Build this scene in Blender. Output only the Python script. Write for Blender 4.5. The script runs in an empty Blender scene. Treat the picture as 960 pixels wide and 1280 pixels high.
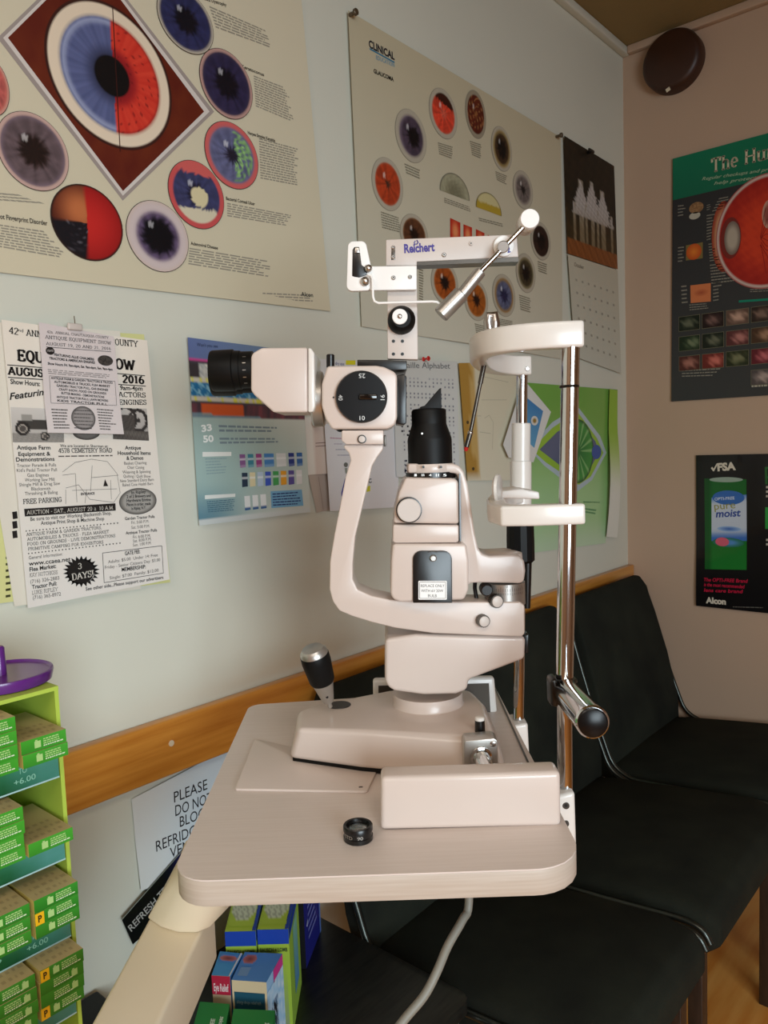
import bpy, bmesh, math, random
from mathutils import Vector as V, Matrix
SC = bpy.context.scene
COL = SC.collection
# ---------------------------------------------------------------- camera
F_PX, CX, CY, CAMZ = 974.0, 480.0, 640.0, 1.24
RX = V((0.756993, 0.02682825, -0.652872))
RY = V((0.65241257, -0.08657608, 0.75290266))
RZ = V((-0.03632403, -0.99588394, -0.08304057))
C0 = V((0, 0, CAMZ))
XL, YF, ZC = -1.003719, 2.30647, 2.378      # left wall, far wall, ceiling
def ray(px, py):
    c = V((px - CX, py - CY, F_PX)); return V((RX.dot(c), RY.dot(c), RZ.dot(c)))
def onx(px, py, x): r = ray(px, py); return C0 + r * (x / r.x)
def ony(px, py, y): r = ray(px, py); return C0 + r * (y / r.y)
def onz(px, py, z): r = ray(px, py); return C0 + r * ((z - CAMZ) / r.z)
# frame of the instrument table (turned away from the walls)
DY = V((-0.65362364, 0.75681975, 0)); DX = V((0.75681975, 0.65362364, 0)); DZ = V((0, 0, 1))
YAW = math.atan2(DX.y, DX.x)
def P(px, py, Y): r = ray(px, py); return C0 + r * (Y / r.dot(DY))
TZ = 0.88                                     # instrument table top
# ---------------------------------------------------------------- colour + materials
def lin(c):
    return tuple(((x / 255.0) / 12.92 if x / 255.0 <= 0.04045 else ((x / 255.0 + 0.055) / 1.055) ** 2.4) for x in c[:3])
def mat(name, rgb, rough=0.5, metal=0.0, var=0.05, scale=30.0, bump=0.0, bscale=200.0, coat=0.0, stretch=None, rgb2=None, spec=0.5, trans=0.0):
    m = bpy.data.materials.new(name); m.use_nodes = True
    nt = m.node_tree; b = nt.nodes['Principled BSDF']
    tc = nt.nodes.new('ShaderNodeTexCoord'); mp = nt.nodes.new('ShaderNodeMapping')
    nt.links.new(tc.outputs['Object'], mp.inputs['Vector'])
    if stretch: mp.inputs['Scale'].default_value = stretch
    nz = nt.nodes.new('ShaderNodeTexNoise'); nz.inputs['Scale'].default_value = scale; nz.inputs['Detail'].default_value = 4
    nt.links.new(mp.outputs['Vector'], nz.inputs['Vector'])
    cr = nt.nodes.new('ShaderNodeValToRGB'); c = lin(rgb)
    c2 = lin(rgb2) if rgb2 else tuple(min(1, x * (1 + var)) for x in c)
    c1 = c if rgb2 else tuple(x * (1 - var) for x in c)
    cr.color_ramp.elements[0].position = 0.3; cr.color_ramp.elements[1].position = 0.7
    cr.color_ramp.elements[0].color = (*c1, 1); cr.color_ramp.elements[1].color = (*c2, 1)
    nt.links.new(nz.outputs['Fac'], cr.inputs['Fac']); nt.links.new(cr.outputs['Color'], b.inputs['Base Color'])
    b.inputs['Roughness'].default_value = rough; b.inputs['Metallic'].default_value = metal
    b.inputs['Specular IOR Level'].default_value = spec
    if coat: b.inputs['Coat Weight'].default_value = coat; b.inputs['Coat Roughness'].default_value = 0.1
    if trans: b.inputs['Transmission Weight'].default_value = trans
    if bump:
        n2 = nt.nodes.new('ShaderNodeTexNoise'); n2.inputs['Scale'].default_value = bscale; n2.inputs['Detail'].default_value = 3
        nt.links.new(mp.outputs['Vector'], n2.inputs['Vector'])
        bp = nt.nodes.new('ShaderNodeBump'); bp.inputs['Strength'].default_value = bump; bp.inputs['Distance'].default_value = 0.002
        nt.links.new(n2.outputs['Fac'], bp.inputs['Height']); nt.links.new(bp.outputs['Normal'], b.inputs['Normal'])
    return m
def print_mat(name, rough=0.55, coat=0.0, spec=0.3):
    m = bpy.data.materials.new(name); m.use_nodes = True
    nt = m.node_tree; b = nt.nodes['Principled BSDF']
    a = nt.nodes.new('ShaderNodeAttribute'); a.attribute_name = 'Ink'
    nt.links.new(a.outputs['Color'], b.inputs['Base Color'])
    b.inputs['Roughness'].default_value = rough; b.inputs['Specular IOR Level'].default_value = spec
    b.inputs['Coat Weight'].default_value = coat
    return m
M = {}
M['wall'] = mat('painted_wall', (211, 211, 197), 0.6, var=0.03, scale=1.5, bump=0.12, bscale=60)
M['wall_far'] = mat('painted_wall_tan', (188, 161, 138), 0.7, var=0.04, scale=1.2, bump=0.12, bscale=60)
M['ceil'] = mat('ceiling_panel', (138, 116, 72), 0.9, var=0.05, scale=4, bump=0.3, bscale=120)
M['floor'] = mat('wood_floor', (222, 140, 56), 0.28, rgb2=(244, 180, 96), scale=3, stretch=(9, 1.2, 1), coat=0.2)
M['trimwood'] = mat('oak_trim', (188, 118, 40), 0.35, rgb2=(214, 148, 62), scale=6, stretch=(12, 1.0, 16), coat=0.3)
M['body'] = mat('enamel_beige', (211, 195, 185), 0.32, var=0.015, scale=12, coat=0.15)
M['bodyW'] = mat('enamel_white', (226, 220, 213), 0.3, var=0.015, scale=12, coat=0.2)
M['plate'] = mat('painted_plate', (205, 194, 186), 0.42, var=0.015)
M['white'] = mat('white_powder_coat', (245, 243, 240), 0.35, var=0.01)
M['lam'] = mat('table_laminate', (221, 208, 200), 0.38, rgb2=(214, 200, 191), scale=6, stretch=(2, 60, 60))
M['lamedge'] = mat('table_edge_band', (194, 181, 168), 0.45, rgb2=(184, 168, 153), scale=5, stretch=(3, 3, 90))
M['cream'] = mat('cream_steel', (222, 208, 182), 0.4, var=0.02, scale=5)
M['chrome'] = mat('chrome', (206, 207, 208), 0.09, 1.0, var=0.01)
M['steel'] = mat('brushed_steel', (190, 184, 178), 0.3, 1.0, var=0.04, scale=90, stretch=(1, 1, 8))
M['alu'] = mat('satin_aluminium', (190, 186, 180), 0.35, 0.85, var=0.03)
M['dark'] = mat('dark_metal', (90, 84, 78), 0.3, 0.8, var=0.05)
M['black'] = mat('black_plastic', (14, 13, 13), 0.3, var=0.1, spec=0.5)
M['blackm'] = mat('black_matte', (10, 10, 10), 0.5, var=0.15, spec=0.22)
M['drumblack'] = mat('drum_black', (12, 10, 10), 0.28, var=0.1, spec=0.25)
M['blackg'] = mat('black_gloss', (8, 7, 7), 0.08, var=0.1, coat=0.5)
M['fabric'] = mat('black_upholstery', (27, 29, 25), 0.9, rgb2=(40, 43, 35), scale=9, bump=0.5, bscale=900, spec=0.15)
M['railm'] = mat('dull_metal', (74, 78, 74), 0.32, 0.9, var=0.1)
M['legw'] = mat('dark_stained_leg', (40, 30, 24), 0.45, rgb2=(58, 42, 32), scale=20, stretch=(6, 6, 1))
M['tabw'] = mat('black_stained_wood', (18, 18, 17), 0.35, rgb2=(38, 38, 33), scale=7, stretch=(30, 3, 3))
M['lime'] = mat('lime_cardboard', (176, 200, 74), 0.55, var=0.04, scale=10)
M['purple'] = mat('purple_plastic', (92, 34, 120), 0.3, var=0.05, coat=0.2)
M['cable'] = mat('grey_cable', (128, 126, 116), 0.5, var=0.04)
M['glass'] = mat('lens_glass', (200, 215, 215), 0.05, 0.0, var=0.01, coat=1.0, spec=0.8, trans=0.8)
M['red'] = mat('red_plastic', (200, 40, 34), 0.35, var=0.05)
M['pinmetal'] = mat('pin_metal', (92, 78, 60), 0.4, 0.4, var=0.1)
M['brown'] = mat('brown_lacquer', (62, 34, 20), 0.45, rgb2=(48, 24, 14), scale=8)
M['ink'] = print_mat('printed_card', 0.5)
M['inkgloss'] = print_mat('printed_gloss', 0.3, 0.3)
M['inkmatte'] = print_mat('printed_paper', 0.75)
M['lampfix'] = bpy.data.materials.new('lamp_diffuser')
M['lampfix'].use_nodes = True
_b = M['lampfix'].node_tree.nodes['Principled BSDF']; _b.inputs['Base Color'].default_value = (0.9, 0.85, 0.75, 1); _b.inputs['Roughness'].default_value = 0.6
# ---------------------------------------------------------------- mesh builder
class MB:
    def __init__(s): s.v = []; s.f = []; s.mi = []; s.vc = []; s.mats = []
    def _m(s, m):
        m = M[m] if isinstance(m, str) else m
        if m not in s.mats: s.mats.append(m)
        return s.mats.index(m)
    def raw(s, vs, fs, m, cols=None):
        b = len(s.v); s.v += [V(v) for v in vs]; i = s._m(m)
        s.vc += (cols if cols else [(1, 1, 1)] * len(vs))
        for f in fs: s.f.append(tuple(b + k for k in f)); s.mi.append(i)
        return s
    def bm(s, bm, m, bevel=0, seg=3, ang=28):
        bmesh.ops.remove_doubles(bm, verts=bm.verts, dist=1e-6)
        bmesh.ops.recalc_face_normals(bm, faces=bm.faces)
        if bevel:
            ed = [e for e in bm.edges if len(e.link_faces) == 2 and e.calc_face_angle(0) > math.radians(ang)]
            bmesh.ops.bevel(bm, geom=ed, offset=bevel, segments=seg, profile=0.5, affect='EDGES', clamp_overlap=True)
        bm.verts.index_update()
        s.raw([v.co.copy() for v in bm.verts], [[v.index for v in f.verts] for f in bm.faces], m)
        bm.free(); return s
    def loft(s, loops, m, bevel=0, seg=3, ang=28, cap=True):
        bm = bmesh.new(); L = [[bm.verts.new(p) for p in lp] for lp in loops]; n = len(L[0])
        for a, b in zip(L, L[1:]):
            for i in range(n): bm.faces.new((a[i], a[(i + 1) % n], b[(i + 1) % n], b[i]))
        if cap: bm.faces.new(L[0]); bm.faces.new(L[-1])
        return s.bm(bm, m, bevel, seg, ang)
    def prism(s, pts, vec, m, bevel=0, seg=3, ang=28):
        return s.loft([pts, [p + vec for p in pts]], m, bevel, seg, ang)
    def pp(s, px, Y0, Y1, m, bevel=0, seg=3, ang=28):
        pts = [P(x, y, Y0) for x, y in px]
        return s.prism(pts, DY * (Y1 - Y0), m, bevel, seg, ang)
    def box(s, c, sx, sy, sz, m, bevel=0, ax=(DX, DY, DZ), seg=3):
        a, b, d = ax[0] * (sx / 2), ax[1] * (sy / 2), ax[2] * (sz / 2)
        lo = [c - a - b - d, c + a - b - d, c + a + b - d, c - a + b - d]
        return s.prism(lo, d * 2, m, bevel, seg)
    def abox(s, x0, x1, y0, y1, z0, z1, m, bevel=0, seg=3):
        return s.box(V(((x0 + x1) / 2, (y0 + y1) / 2, (z0 + z1) / 2)), x1 - x0, y1 - y0, z1 - z0, m, bevel, (V((1, 0, 0)), V((0, 1, 0)), V((0, 0, 1))), seg)
    def lathe(s, p0, axis, prof, m, n=40):
        axis = axis.normalized(); u = axis.orthogonal().normalized(); w = axis.cross(u)
        vs = []; fs = []; k = len(prof)
        for h, r in prof:
            for i in range(n):
                a = 2 * math.pi * i / n
                vs.append(p0 + axis * h + (u * math.cos(a) + w * math.sin(a)) * max(r, 1e-5))
        for j in range(k - 1):
            for i in range(n): fs.append((j * n + i, j * n + (i + 1) % n, (j + 1) * n + (i + 1) % n, (j + 1) * n + i))
        fs.append(tuple(range(n - 1, -1, -1))); fs.append(tuple((k - 1) * n + i for i in range(n)))
        bm = bmesh.new(); vv = [bm.verts.new(v) for v in vs]
        for f in fs: bm.faces.new([vv[i] for i in f])
        return s.bm(bm, m)
    def cyl(s, p0, p1, r0, m, r1=None, ch=0.0, n=32):
        d = p1 - p0; L = d.length; r1 = r0 if r1 is None else r1; c = min(ch, L * 0.4)
        pr = [(0, r0 - c), (c, r0), (L - c, r1), (L, r1 - c)] if c else [(0, r0), (L, r1)]
        return s.lathe(p0, d, pr, m, n)
    def sph(s, c, r, m, n=20):
        pr = [(-r * math.cos(math.pi * i / 10), r * math.sin(math.pi * i / 10)) for i in range(11)]
        return s.lathe(c, DZ, pr, m, n)
    def tube(s, pts, r, m, n=12, rad=None):
        pts = [V(p) for p in pts]; L = []; u = None
        for i, p in enumerate(pts):
            t = ((pts[min(i + 1, len(pts) - 1)] - p).normalized() + (p - pts[max(i - 1, 0)]).normalized()).normalized()
            u = t.orthogonal().normalized() if u is None else (u - t * u.dot(t)).normalized()
            w = t.cross(u); rr = rad[i] if rad else r
            L.append([p + (u * math.cos(2 * math.pi * k / n) + w * math.sin(2 * math.pi * k / n)) * rr for k in range(n)])
        return s.loft(L, m)
    def sweep(s, pts, wdir, hw, h0, h1, m, bevel=0):
        """rectangular bar: horizontal path, half width hw, from z+h0 to z+h1"""
        L = []
        for i, p in enumerate(pts):
            t = ((pts[min(i + 1, len(pts) - 1)] - p).normalized() + (p - pts[max(i - 1, 0)]).normalized()); t.z = 0; t.normalize()
            nn = V((-t.y, t.x, 0)) * hw
            L.append([p + nn + DZ * h0, p - nn + DZ * h0, p - nn + DZ * h1, p + nn + DZ * h1])
        return s.loft(L, m, bevel, 3, 40)
    def build(s, name, parent=None, smooth=38, label=None):
        me = bpy.data.meshes.new(name)
        T = INV.get(parent.name) if parent is not None else None
        vs = [T @ v for v in s.v] if T else s.v
        me.from_pydata([tuple(v) for v in vs], [], s.f); me.update()
        for m in s.mats: me.materials.append(m)
        me.polygons.foreach_set('material_index', s.mi)
        me.polygons.foreach_set('use_smooth', [True] * len(s.f))
        try: me.set_sharp_from_angle(angle=math.radians(smooth))
        except Exception: pass
        if any(c != (1, 1, 1) for c in s.vc):
            at = me.color_attributes.new('Ink', 'FLOAT_COLOR', 'POINT')
            fl = []
            for c in s.vc: fl += [c[0], c[1], c[2], 1.0]
            at.data.foreach_set('color', fl)
        o = bpy.data.objects.new(name, me); COL.objects.link(o)
        if parent is not None: o.parent = parent; INV[o.name] = INV[parent.name]
        else: INV[o.name] = Matrix.Identity(4)
        if label: o['label'] = label
        return o
INV = {}
def thing(name, label, cat, loc, group=None, rot=0.0):
    o = bpy.data.objects.new(name, None); COL.objects.link(o); o.empty_display_size = 0.05
    o.location = loc; o.rotation_euler = (0, 0, rot)
    INV[o.name] = (Matrix.Translation(V(loc)) @ Matrix.Rotation(rot, 4, 'Z')).inverted()
    o['label'] = label; o['category'] = cat
    if group: o['group'] = group
    return o
def single(mb, name, label, cat, group=None, smooth=38):
    """a thing that is one mesh: origin moved to the centre of its lowest face"""
    lo = V([min(v[i] for v in mb.v) for i in range(3)]); hi = V([max(v[i] for v in mb.v) for i in range(3)])
    b = V(((lo.x + hi.x) / 2, (lo.y + hi.y) / 2, lo.z)); mb.v = [v - b for v in mb.v]
    o = mb.build(name, None, smooth); o.location = b; INV[o.name] = Matrix.Translation(-b)
    o['label'] = label; o['category'] = cat
    if group: o['group'] = group
    return o
def struct(mb, name, smooth=38):
    o = mb.build(name, None, smooth); o['kind'] = 'structure'; return o
# ---------------------------------------------------------------- lettering
_tc = {}
def glyphs(s, bold=0.0, shear=0.0):
    k = (s, bold, shear)
    if k in _tc: return _tc[k]
    cu = bpy.data.curves.new('t', 'FONT'); cu.body = s; cu.resolution_u = 3; cu.offset = bold; cu.shear = shear; cu.fill_mode = 'FRONT'
    ob = bpy.data.objects.new('t', cu); COL.objects.link(ob)
    dg = bpy.context.evaluated_depsgraph_get(); e = ob.evaluated_get(dg); me = e.to_mesh()
    vs = [(v.co.x, v.co.y) for v in me.vertices]; fs = [tuple(p.vertices) for p in me.polygons]
    e.to_mesh_clear(); bpy.data.objects.remove(ob); bpy.data.curves.remove(cu)
    if not vs: vs = [(0, 0), (1, 0), (0, .1)]
    x0 = min(v[0] for v in vs); x1 = max(v[0] for v in vs)
    cap = 0.69
    _tc[k] = ([((x - x0), y / cap) for x, y in vs], fs, max(x1 - x0, 1e-3))
    return _tc[k]
def A(cx, cy, rx, ry, a0, a1, n=9):
    return [(cx + rx * math.cos(math.radians(a0 + (a1 - a0) * i / n)), cy + ry * math.sin(math.radians(a0 + (a1 - a0) * i / n))) for i in range(n + 1)]
SL = {  # slab-serif letters drawn as pen strokes: (advance, strokes)
'A': (.95, [[(.06, 0), (.46, 1)], [(.46, 1), (.86, 0)], [(.2, .34), (.7, .34)]]),
'B': (.86, [[(.16, 0), (.16, 1)], [(.16, 1), (.45, 1)] + A(.45, .76, .24, .24, 90, -90) + [(.16, .52)], [(.45, .52)] + A(.48, .26, .28, .26, 90, -90) + [(.16, 0)]]),
'C': (.86, [A(.47, .5, .37, .5, 45, 315, 16), [(.76, 1), (.76, .72)]]),
'D': (.9, [[(.16, 0), (.16, 1)], [(.16, 1), (.4, 1)] + A(.4, .5, .4, .5, 90, -90, 14) + [(.16, 0)]]),
'E': (.84, [[(.16, 0), (.16, 1)], [(.16, 1), (.72, 1)], [(.16, .52), (.52, .52)], [(.16, 0), (.74, 0)], [(.72, 1), (.72, .78)], [(.74, 0), (.74, .24)], [(.52, .4), (.52, .64)]]),
'F': (.8, [[(.16, 0), (.16, 1)], [(.16, 1), (.7, 1)], [(.16, .52), (.5, .52)], [(.7, 1), (.7, .76)], [(.5, .4), (.5, .64)]]),
'G': (.92, [A(.47, .5, .37, .5, 50, 340, 16), [(.8, .05), (.8, .44)], [(.56, .44), (.88, .44)], [(.76, 1), (.76, .72)]]),
'H': (.98, [[(.16, 0), (.16, 1)], [(.8, 0), (.8, 1)], [(.16, .52), (.8, .52)]]),
'I': (.44, [[(.22, 0), (.22, 1)]]),
'J': (.6, [[(.42, 1), (.42, .25)] + A(.24, .2, .18, .2, 0, -170)]),
'K': (.92, [[(.16, 0), (.16, 1)], [(.74, 1), (.16, .42)], [(.34, .58), (.8, 0)]]),
'L': (.78, [[(.18, 0), (.18, 1)], [(.18, 0), (.7, 0)], [(.7, 0), (.7, .28)]]),
'M': (1.14, [[(.16, 0), (.16, 1)], [(.16, 1), (.56, .1)], [(.56, .1), (.96, 1)], [(.96, 1), (.96, 0)]]),
'N': (.98, [[(.16, 0), (.16, 1)], [(.16, 1), (.8, 0)], [(.8, 0), (.8, 1)]]),
'O': (.92, [A(.46, .5, .36, .5, 0, 360, 22)]),
'P': (.82, [[(.16, 0), (.16, 1)], [(.16, 1), (.46, 1)] + A(.46, .74, .26, .26, 90, -90) + [(.16, .48)]]),
'Q': (.92, [A(.46, .5, .36, .5, 0, 360, 22), [(.42, .1), (.5, -.05), (.6, -.16), (.84, -.14)]]),
'R': (.9, [[(.16, 0), (.16, 1)], [(.16, 1), (.46, 1)] + A(.46, .76, .24, .24, 90, -90) + [(.16, .52)], [(.46, .52), (.78, 0)]]),
'S': (.74, [A(.37, .75, .25, .25, 40, 250, 9) + A(.37, .26, .28, .26, 80, -140, 10), [(.62, 1), (.62, .76)], [(.09, 0), (.09, .26)]]),
'T': (.86, [[(.43, 0), (.43, 1)], [(.08, 1), (.78, 1)], [(.08, 1), (.08, .76)], [(.78, 1), (.78, .76)]]),
'U': (.94, [[(.16, 1), (.16, .36)] + A(.47, .32, .31, .32, 180, 360, 10) + [(.78, 1)]]),
'V': (.92, [[(.06, 1), (.46, 0)], [(.46, 0), (.86, 1)]]),
'W': (1.26, [[(.06, 1), (.36, 0)], [(.36, 0), (.63, .9)], [(.63, .9), (.9, 0)], [(.9, 0), (1.2, 1)]]),
'X': (.9, [[(.08, 1), (.8, 0)], [(.08, 0), (.8, 1)]]),
'Y': (.9, [[(.06, 1), (.45, .46)], [(.84, 1), (.45, .46)], [(.45, .46), (.45, 0)]]),
'Z': (.8, [[(.1, 1), (.7, 1)], [(.7, 1), (.1, 0)], [(.1, 0), (.7, 0)], [(.1, 1), (.1, .76)], [(.7, 0), (.7, .24)]]),
'0': (.74, [A(.37, .5, .26, .5, 0, 360, 20)]), '1': (.6, [[(.3, 0), (.3, 1), (.12, .84)]]),
'2': (.74, [A(.36, .74, .26, .26, 170, -20) + [(.1, 0), (.66, 0)]]), '3': (.72, [A(.34, .76, .24, .24, 150, -90) + A(.34, .27, .28, .27, 90, -150)]),
'4': (.76, [[(.54, 0), (.54, 1), (.06, .28), (.7, .28)]]), '5': (.74, [[(.64, 1), (.16, 1), (.13, .52)] + A(.36, .32, .28, .32, 110, -150)]),
'6': (.74, [A(.37, .3, .27, .3, 0, 360, 16), [(.1, .34)] + A(.5, .4, .4, .6, 170, 95, 7)]), '7': (.7, [[(.08, .8), (.08, 1), (.64, 1), (.3, 0)]]),
'8': (.74, [A(.37, .75, .22, .25, 0, 360, 14), A(.37, .26, .27, .26, 0, 360, 14)]), '9': (.74, [A(.37, .7, .27, .3, 0, 360, 16), [(.64, .66)] + A(.24, .6, .4, .6, -10, -85, 7)]),
'e': (.64, [[(.1, .36), (.55, .36)] + A(.32, .36, .23, .34, 0, 310, 12)]), 'h': (.74, [[(.16, 0), (.16, 1.02)], [(.16, .5)] + A(.38, .46, .2, .24, 140, 0, 7) + [(.58, 0)]]),
'u': (.74, [[(.14, .7), (.14, .22)] + A(.34, .2, .2, .2, 180, 340, 7), [(.58, .7), (.58, 0)]]),
'm': (1.08, [[(.16, 0), (.16, .7)], [(.16, .5)] + A(.35, .48, .18, .22, 140, 0, 6) + [(.53, 0)], [(.53, .5)] + A(.74, .48, .18, .22, 140, 0, 6) + [(.92, 0)]]),
'a': (.66, [A(.3, .52, .22, .18, 150, 0, 6) + [(.52, 0)], A(.28, .2, .2, .2, 80, 320, 10)]),
'n': (.74, [[(.16, 0), (.16, .7)], [(.16, .5)] + A(.38, .46, .2, .24, 140, 0, 7) + [(.58, 0)]]),
'y': (.68, [[(.06, .7), (.34, 0)], [(.62, .7), (.34, 0), (.22, -.24), (.08, -.26)]]), 'r': (.52, [[(.16, 0), (.16, .7)], A(.42, .4, .26, .3, 170, 80, 5)]),
',': (.3, [[(.16, .05), (.1, -.16)]]), '.': (.3, [[(.15, .0), (.15, .1)]]), '&': (.9, [[(.8, 0), (.26, .7)] + A(.38, .82, .14, .18, 200, -40, 8) + [(.2, .42)] + A(.34, .24, .24, .24, 130, 300, 8) + [(.76, .5)]]),
'-': (.4, [[(.06, .4), (.34, .4)]]), '!': (.34, [[(.17, .3), (.17, 1)], [(.17, 0), (.17, .08)]]), ' ': (.42, []), ':': (.3, [[(.15, 0), (.15, .1)], [(.15, .5), (.15, .6)]]),
}
def slab(s, wx=.10, wy=.05, serif=.17, sw=.045):
    """returns flat quads of a slab-serif word; wx/wy = half pen size"""
    k = ('slab', s, wx, wy, serif)
    if k in _tc: return _tc[k]
    vs = []; fs = []; x = 0
    def quad(p, q, hx, hy, ox):
        dx, dy = q[0] - p[0], q[1] - p[1]; L = math.hypot(dx, dy) or 1e-6; nx, ny = -dy / L * hx, dx / L * hy
        ex, ey = dx / L * 0.02, dy / L * 0.02
        b = len(vs); vs.extend([(ox + p[0] - nx - ex, p[1] - ny - ey), (ox + q[0] - nx + ex, q[1] - ny + ey), (ox + q[0] + nx + ex, q[1] + ny + ey), (ox + p[0] + nx - ex, p[1] + ny - ey)])
        fs.append((b, b + 1, b + 2, b + 3))
    for ch in s:
        adv, st = SL.get(ch, SL[' '] if ch not in SL else None) or SL[' ']
        for pl in st:
            for p, q in zip(pl, pl[1:]): quad(p, q, wx * .72, wy, x)
            if serif:
                for a, b2 in ((pl[0], pl[1]), (pl[-1], pl[-2])):
                    dx, dy = a[0] - b2[0], a[1] - b2[1]
                    if abs(dy) > abs(dx) * .8 and abs(dy) > .3 and (abs(a[1]) < .02 or abs(a[1] - 1) < .03 or (abs(a[1] - .7) < .02)):
                        if ch in 'M' and a == (.56, .1): continue
                        yy = a[1] + (sw if a[1] < .3 else -sw)
                        quad((a[0] - serif, yy), (a[0] + serif, yy), sw, sw, x)
        x += adv + .06
    _tc[k] = (vs, fs, max(x - .06, .1)); return _tc[k]
# ---------------------------------------------------------------- paint on flat or bent sheets
class Sheet:
    """coordinates (s, z) measured on a plane; to3 adds layer offsets and a bend"""
    def __init__(s, wall='L', off=0.002, bend=None, mat_='ink'):
        s.wall = wall; s.off = off; s.bend = bend; s.mb = MB(); s.m = mat_; s.lay = 0
    def uv(s, px, py):
        if s.wall == 'L': p = onx(px, py, XL + s.off); return (p.y, p.z)
        p = ony(px, py, YF - s.off); return (p.x, p.z)
    def to3(s, q, layer=0):
        d = s.off + layer * 0.00035 + (s.bend(q[0], q[1]) if s.bend else 0)
        return V((XL + d, q[0], q[1])) if s.wall == 'L' else V((q[0], YF - d, q[1]))
    def poly(s, pts, col, layer=1, uv=False):
        q = pts if uv else [s.uv(*p) for p in pts]
        c = [lin(col)] * len(q); s.mb.raw([s.to3(a, layer) for a in q], [tuple(range(len(q)))], s.m, c)
    def grid(s, quad, fn, nu, nv, layer=1, uv=False):
        """quad TL,TR,BR,BL; fn(u,v)->rgb 0..255"""
        q = quad if uv else [s.uv(*p) for p in quad]
        vs = []; cs = []; fs = []
        for j in range(nv + 1):
            for i in range(nu + 1):
                u, v = i / nu, j / nv
                a = [(1 - u) * (1 - v), u * (1 - v), u * v, (1 - u) * v]
                vs.append(s.to3((sum(a[k] * q[k][0] for k in range(4)), sum(a[k] * q[k][1] for k in range(4))), layer)); cs.append(lin(fn(u, v)))
        for j in range(nv):
            for i in range(nu): b = j * (nu + 1) + i; fs.append((b, b + 1, b + nu + 2, b + nu + 1))
        s.mb.raw(vs, fs, s.m, cs)
    def rect(s, quad, col, layer=1, n=6): s.grid(quad, lambda u, v: col, n, n, layer)
    def frame(s, quad, col, w, layer=2):
        q = [s.uv(*p) for p in quad]; c = (sum(p[0] for p in q) / 4, sum(p[1] for p in q) / 4)
        inn = [(p[0] + (w if p[0] < c[0] else -w), p[1] + (w if p[1] < c[1] else -w)) for p in q]
        for i in range(4): s.poly([q[i], q[(i + 1) % 4], inn[(i + 1) % 4], inn[i]], col, layer, True)
    def line(s, a, b, w, col, layer=2):
        a, b = s.uv(*a), s.uv(*b); dx, dz = b[0] - a[0], b[1] - a[1]; L = math.hypot(dx, dz) or 1e-6; nx, nz = -dz / L * w / 2, dx / L * w / 2
        s.poly([(a[0] + nx, a[1] + nz), (b[0] + nx, b[1] + nz), (b[0] - nx, b[1] - nz), (a[0] - nx, a[1] - nz)], col, layer, True)
    def text(s, t, a, b, h, col, layer=2, bold=0.0, shear=0.0, font=None, wx=.12, wy=.05, serif=.17):
        """baseline from pixel a to pixel b, cap height h in pixels at a"""
        A0, B0 = s.uv(*a), s.uv(*b); T0 = s.uv(a[0], a[1] - h); hh = T0[1] - A0[1]
        vs, fs, W = slab(t, wx, wy, serif) if font == 'slab' else glyphs(t, bold, shear)
        e = ((B0[0] - A0[0]) / W, (B0[1] - A0[1]) / W); L = math.hypot(*e); up = (-e[1] / L * hh, e[0] / L * hh)
        if e[0] < 0: up = (-up[0], -up[1])
        pts = [s.to3((A0[0] + e[0] * x + up[0] * y, A0[1] + e[1] * x + up[1] * y), layer) for x, y in vs]
        s.mb.raw(pts, fs, s.m, [lin(col)] * len(pts))
    def lines(s, quad, n, col, seed=0, layer=1, fill=.5, ragged=.15, center=False):
        q = [s.uv(*p) for p in quad]; R = random.Random(seed)
        def at(u, v):
            a = [(1 - u) * (1 - v), u * (1 - v), u * v, (1 - u) * v]
            return (sum(a[k] * q[k][0] for k in range(4)), sum(a[k] * q[k][1] for k in range(4)))
        for j in range(n):
            v0, v1 = (j + .5 - fill / 2) / n, (j + .5 + fill / 2) / n; u = 0; end = 1 - R.random() * ragged
            if center: u = 1 - end
            while u < end:
                w = .04 + R.random() * .11; w = min(w, end - u)
                if w > .015: s.poly([at(u, v0), at(u + w, v0), at(u + w, v1), at(u, v1)], col, layer, True)
                u += w + .018
    def disc(s, cx, cy, hw, hh, fn, rings=12, n=40, layer=2, clip=None):
        """circle drawn as wall-space ellipse; hw, hh pixel half extents; fn(r, a, x, y)->rgb"""
        c = s.uv(cx, cy); ra = abs(s.uv(cx + hw, cy)[0] - s.uv(cx - hw, cy)[0]) / 2; rb = abs(s.uv(cx, cy - hh)[1] - s.uv(cx, cy + hh)[1]) / 2
        # centre of the wall circle sits a little to the near side of the pixel centre
        vs = [s.to3(c, layer)]; cs = [lin(fn(0, 0, 0, 0))]; fs = []
        for j in range(1, rings + 1):
            for i in range(n):
                a = 2 * math.pi * i / n; r = j / rings; x, y = r * math.cos(a), r * math.sin(a)
                if clip: x, y = clip(x, y)
                vs.append(s.to3((c[0] + x * ra, c[1] + y * rb), layer)); cs.append(lin(fn(r, a, x, y)))
        for i in range(n): fs.append((0, 1 + i, 1 + (i + 1) % n))
        for j in range(rings - 1):
            for i in range(n): fs.append((1 + j * n + i, 1 + j * n + (i + 1) % n, 1 + (j + 1) * n + (i + 1) % n, 1 + (j + 1) * n + i)[::-1])
        s.mb.raw(vs, fs, s.m, cs)
    def ring(s, cx, cy, hw, hh, w, col, layer=1, n=48):
        s.disc(cx, cy, hw + w, hh + w, lambda r, a, x, y: col, 1, n, layer)
    def done(s, name, label, cat='poster', group=None): return single(s.mb, name, label, cat, group)
def mix(a, b, t):
    t = max(0, min(1, t)); return tuple(a[i] * (1 - t) + b[i] * t for i in range(3))
def smooth(e0, e1, x): t = max(0, min(1, (x - e0) / (e1 - e0))); return t * t * (3 - 2 * t)
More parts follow.
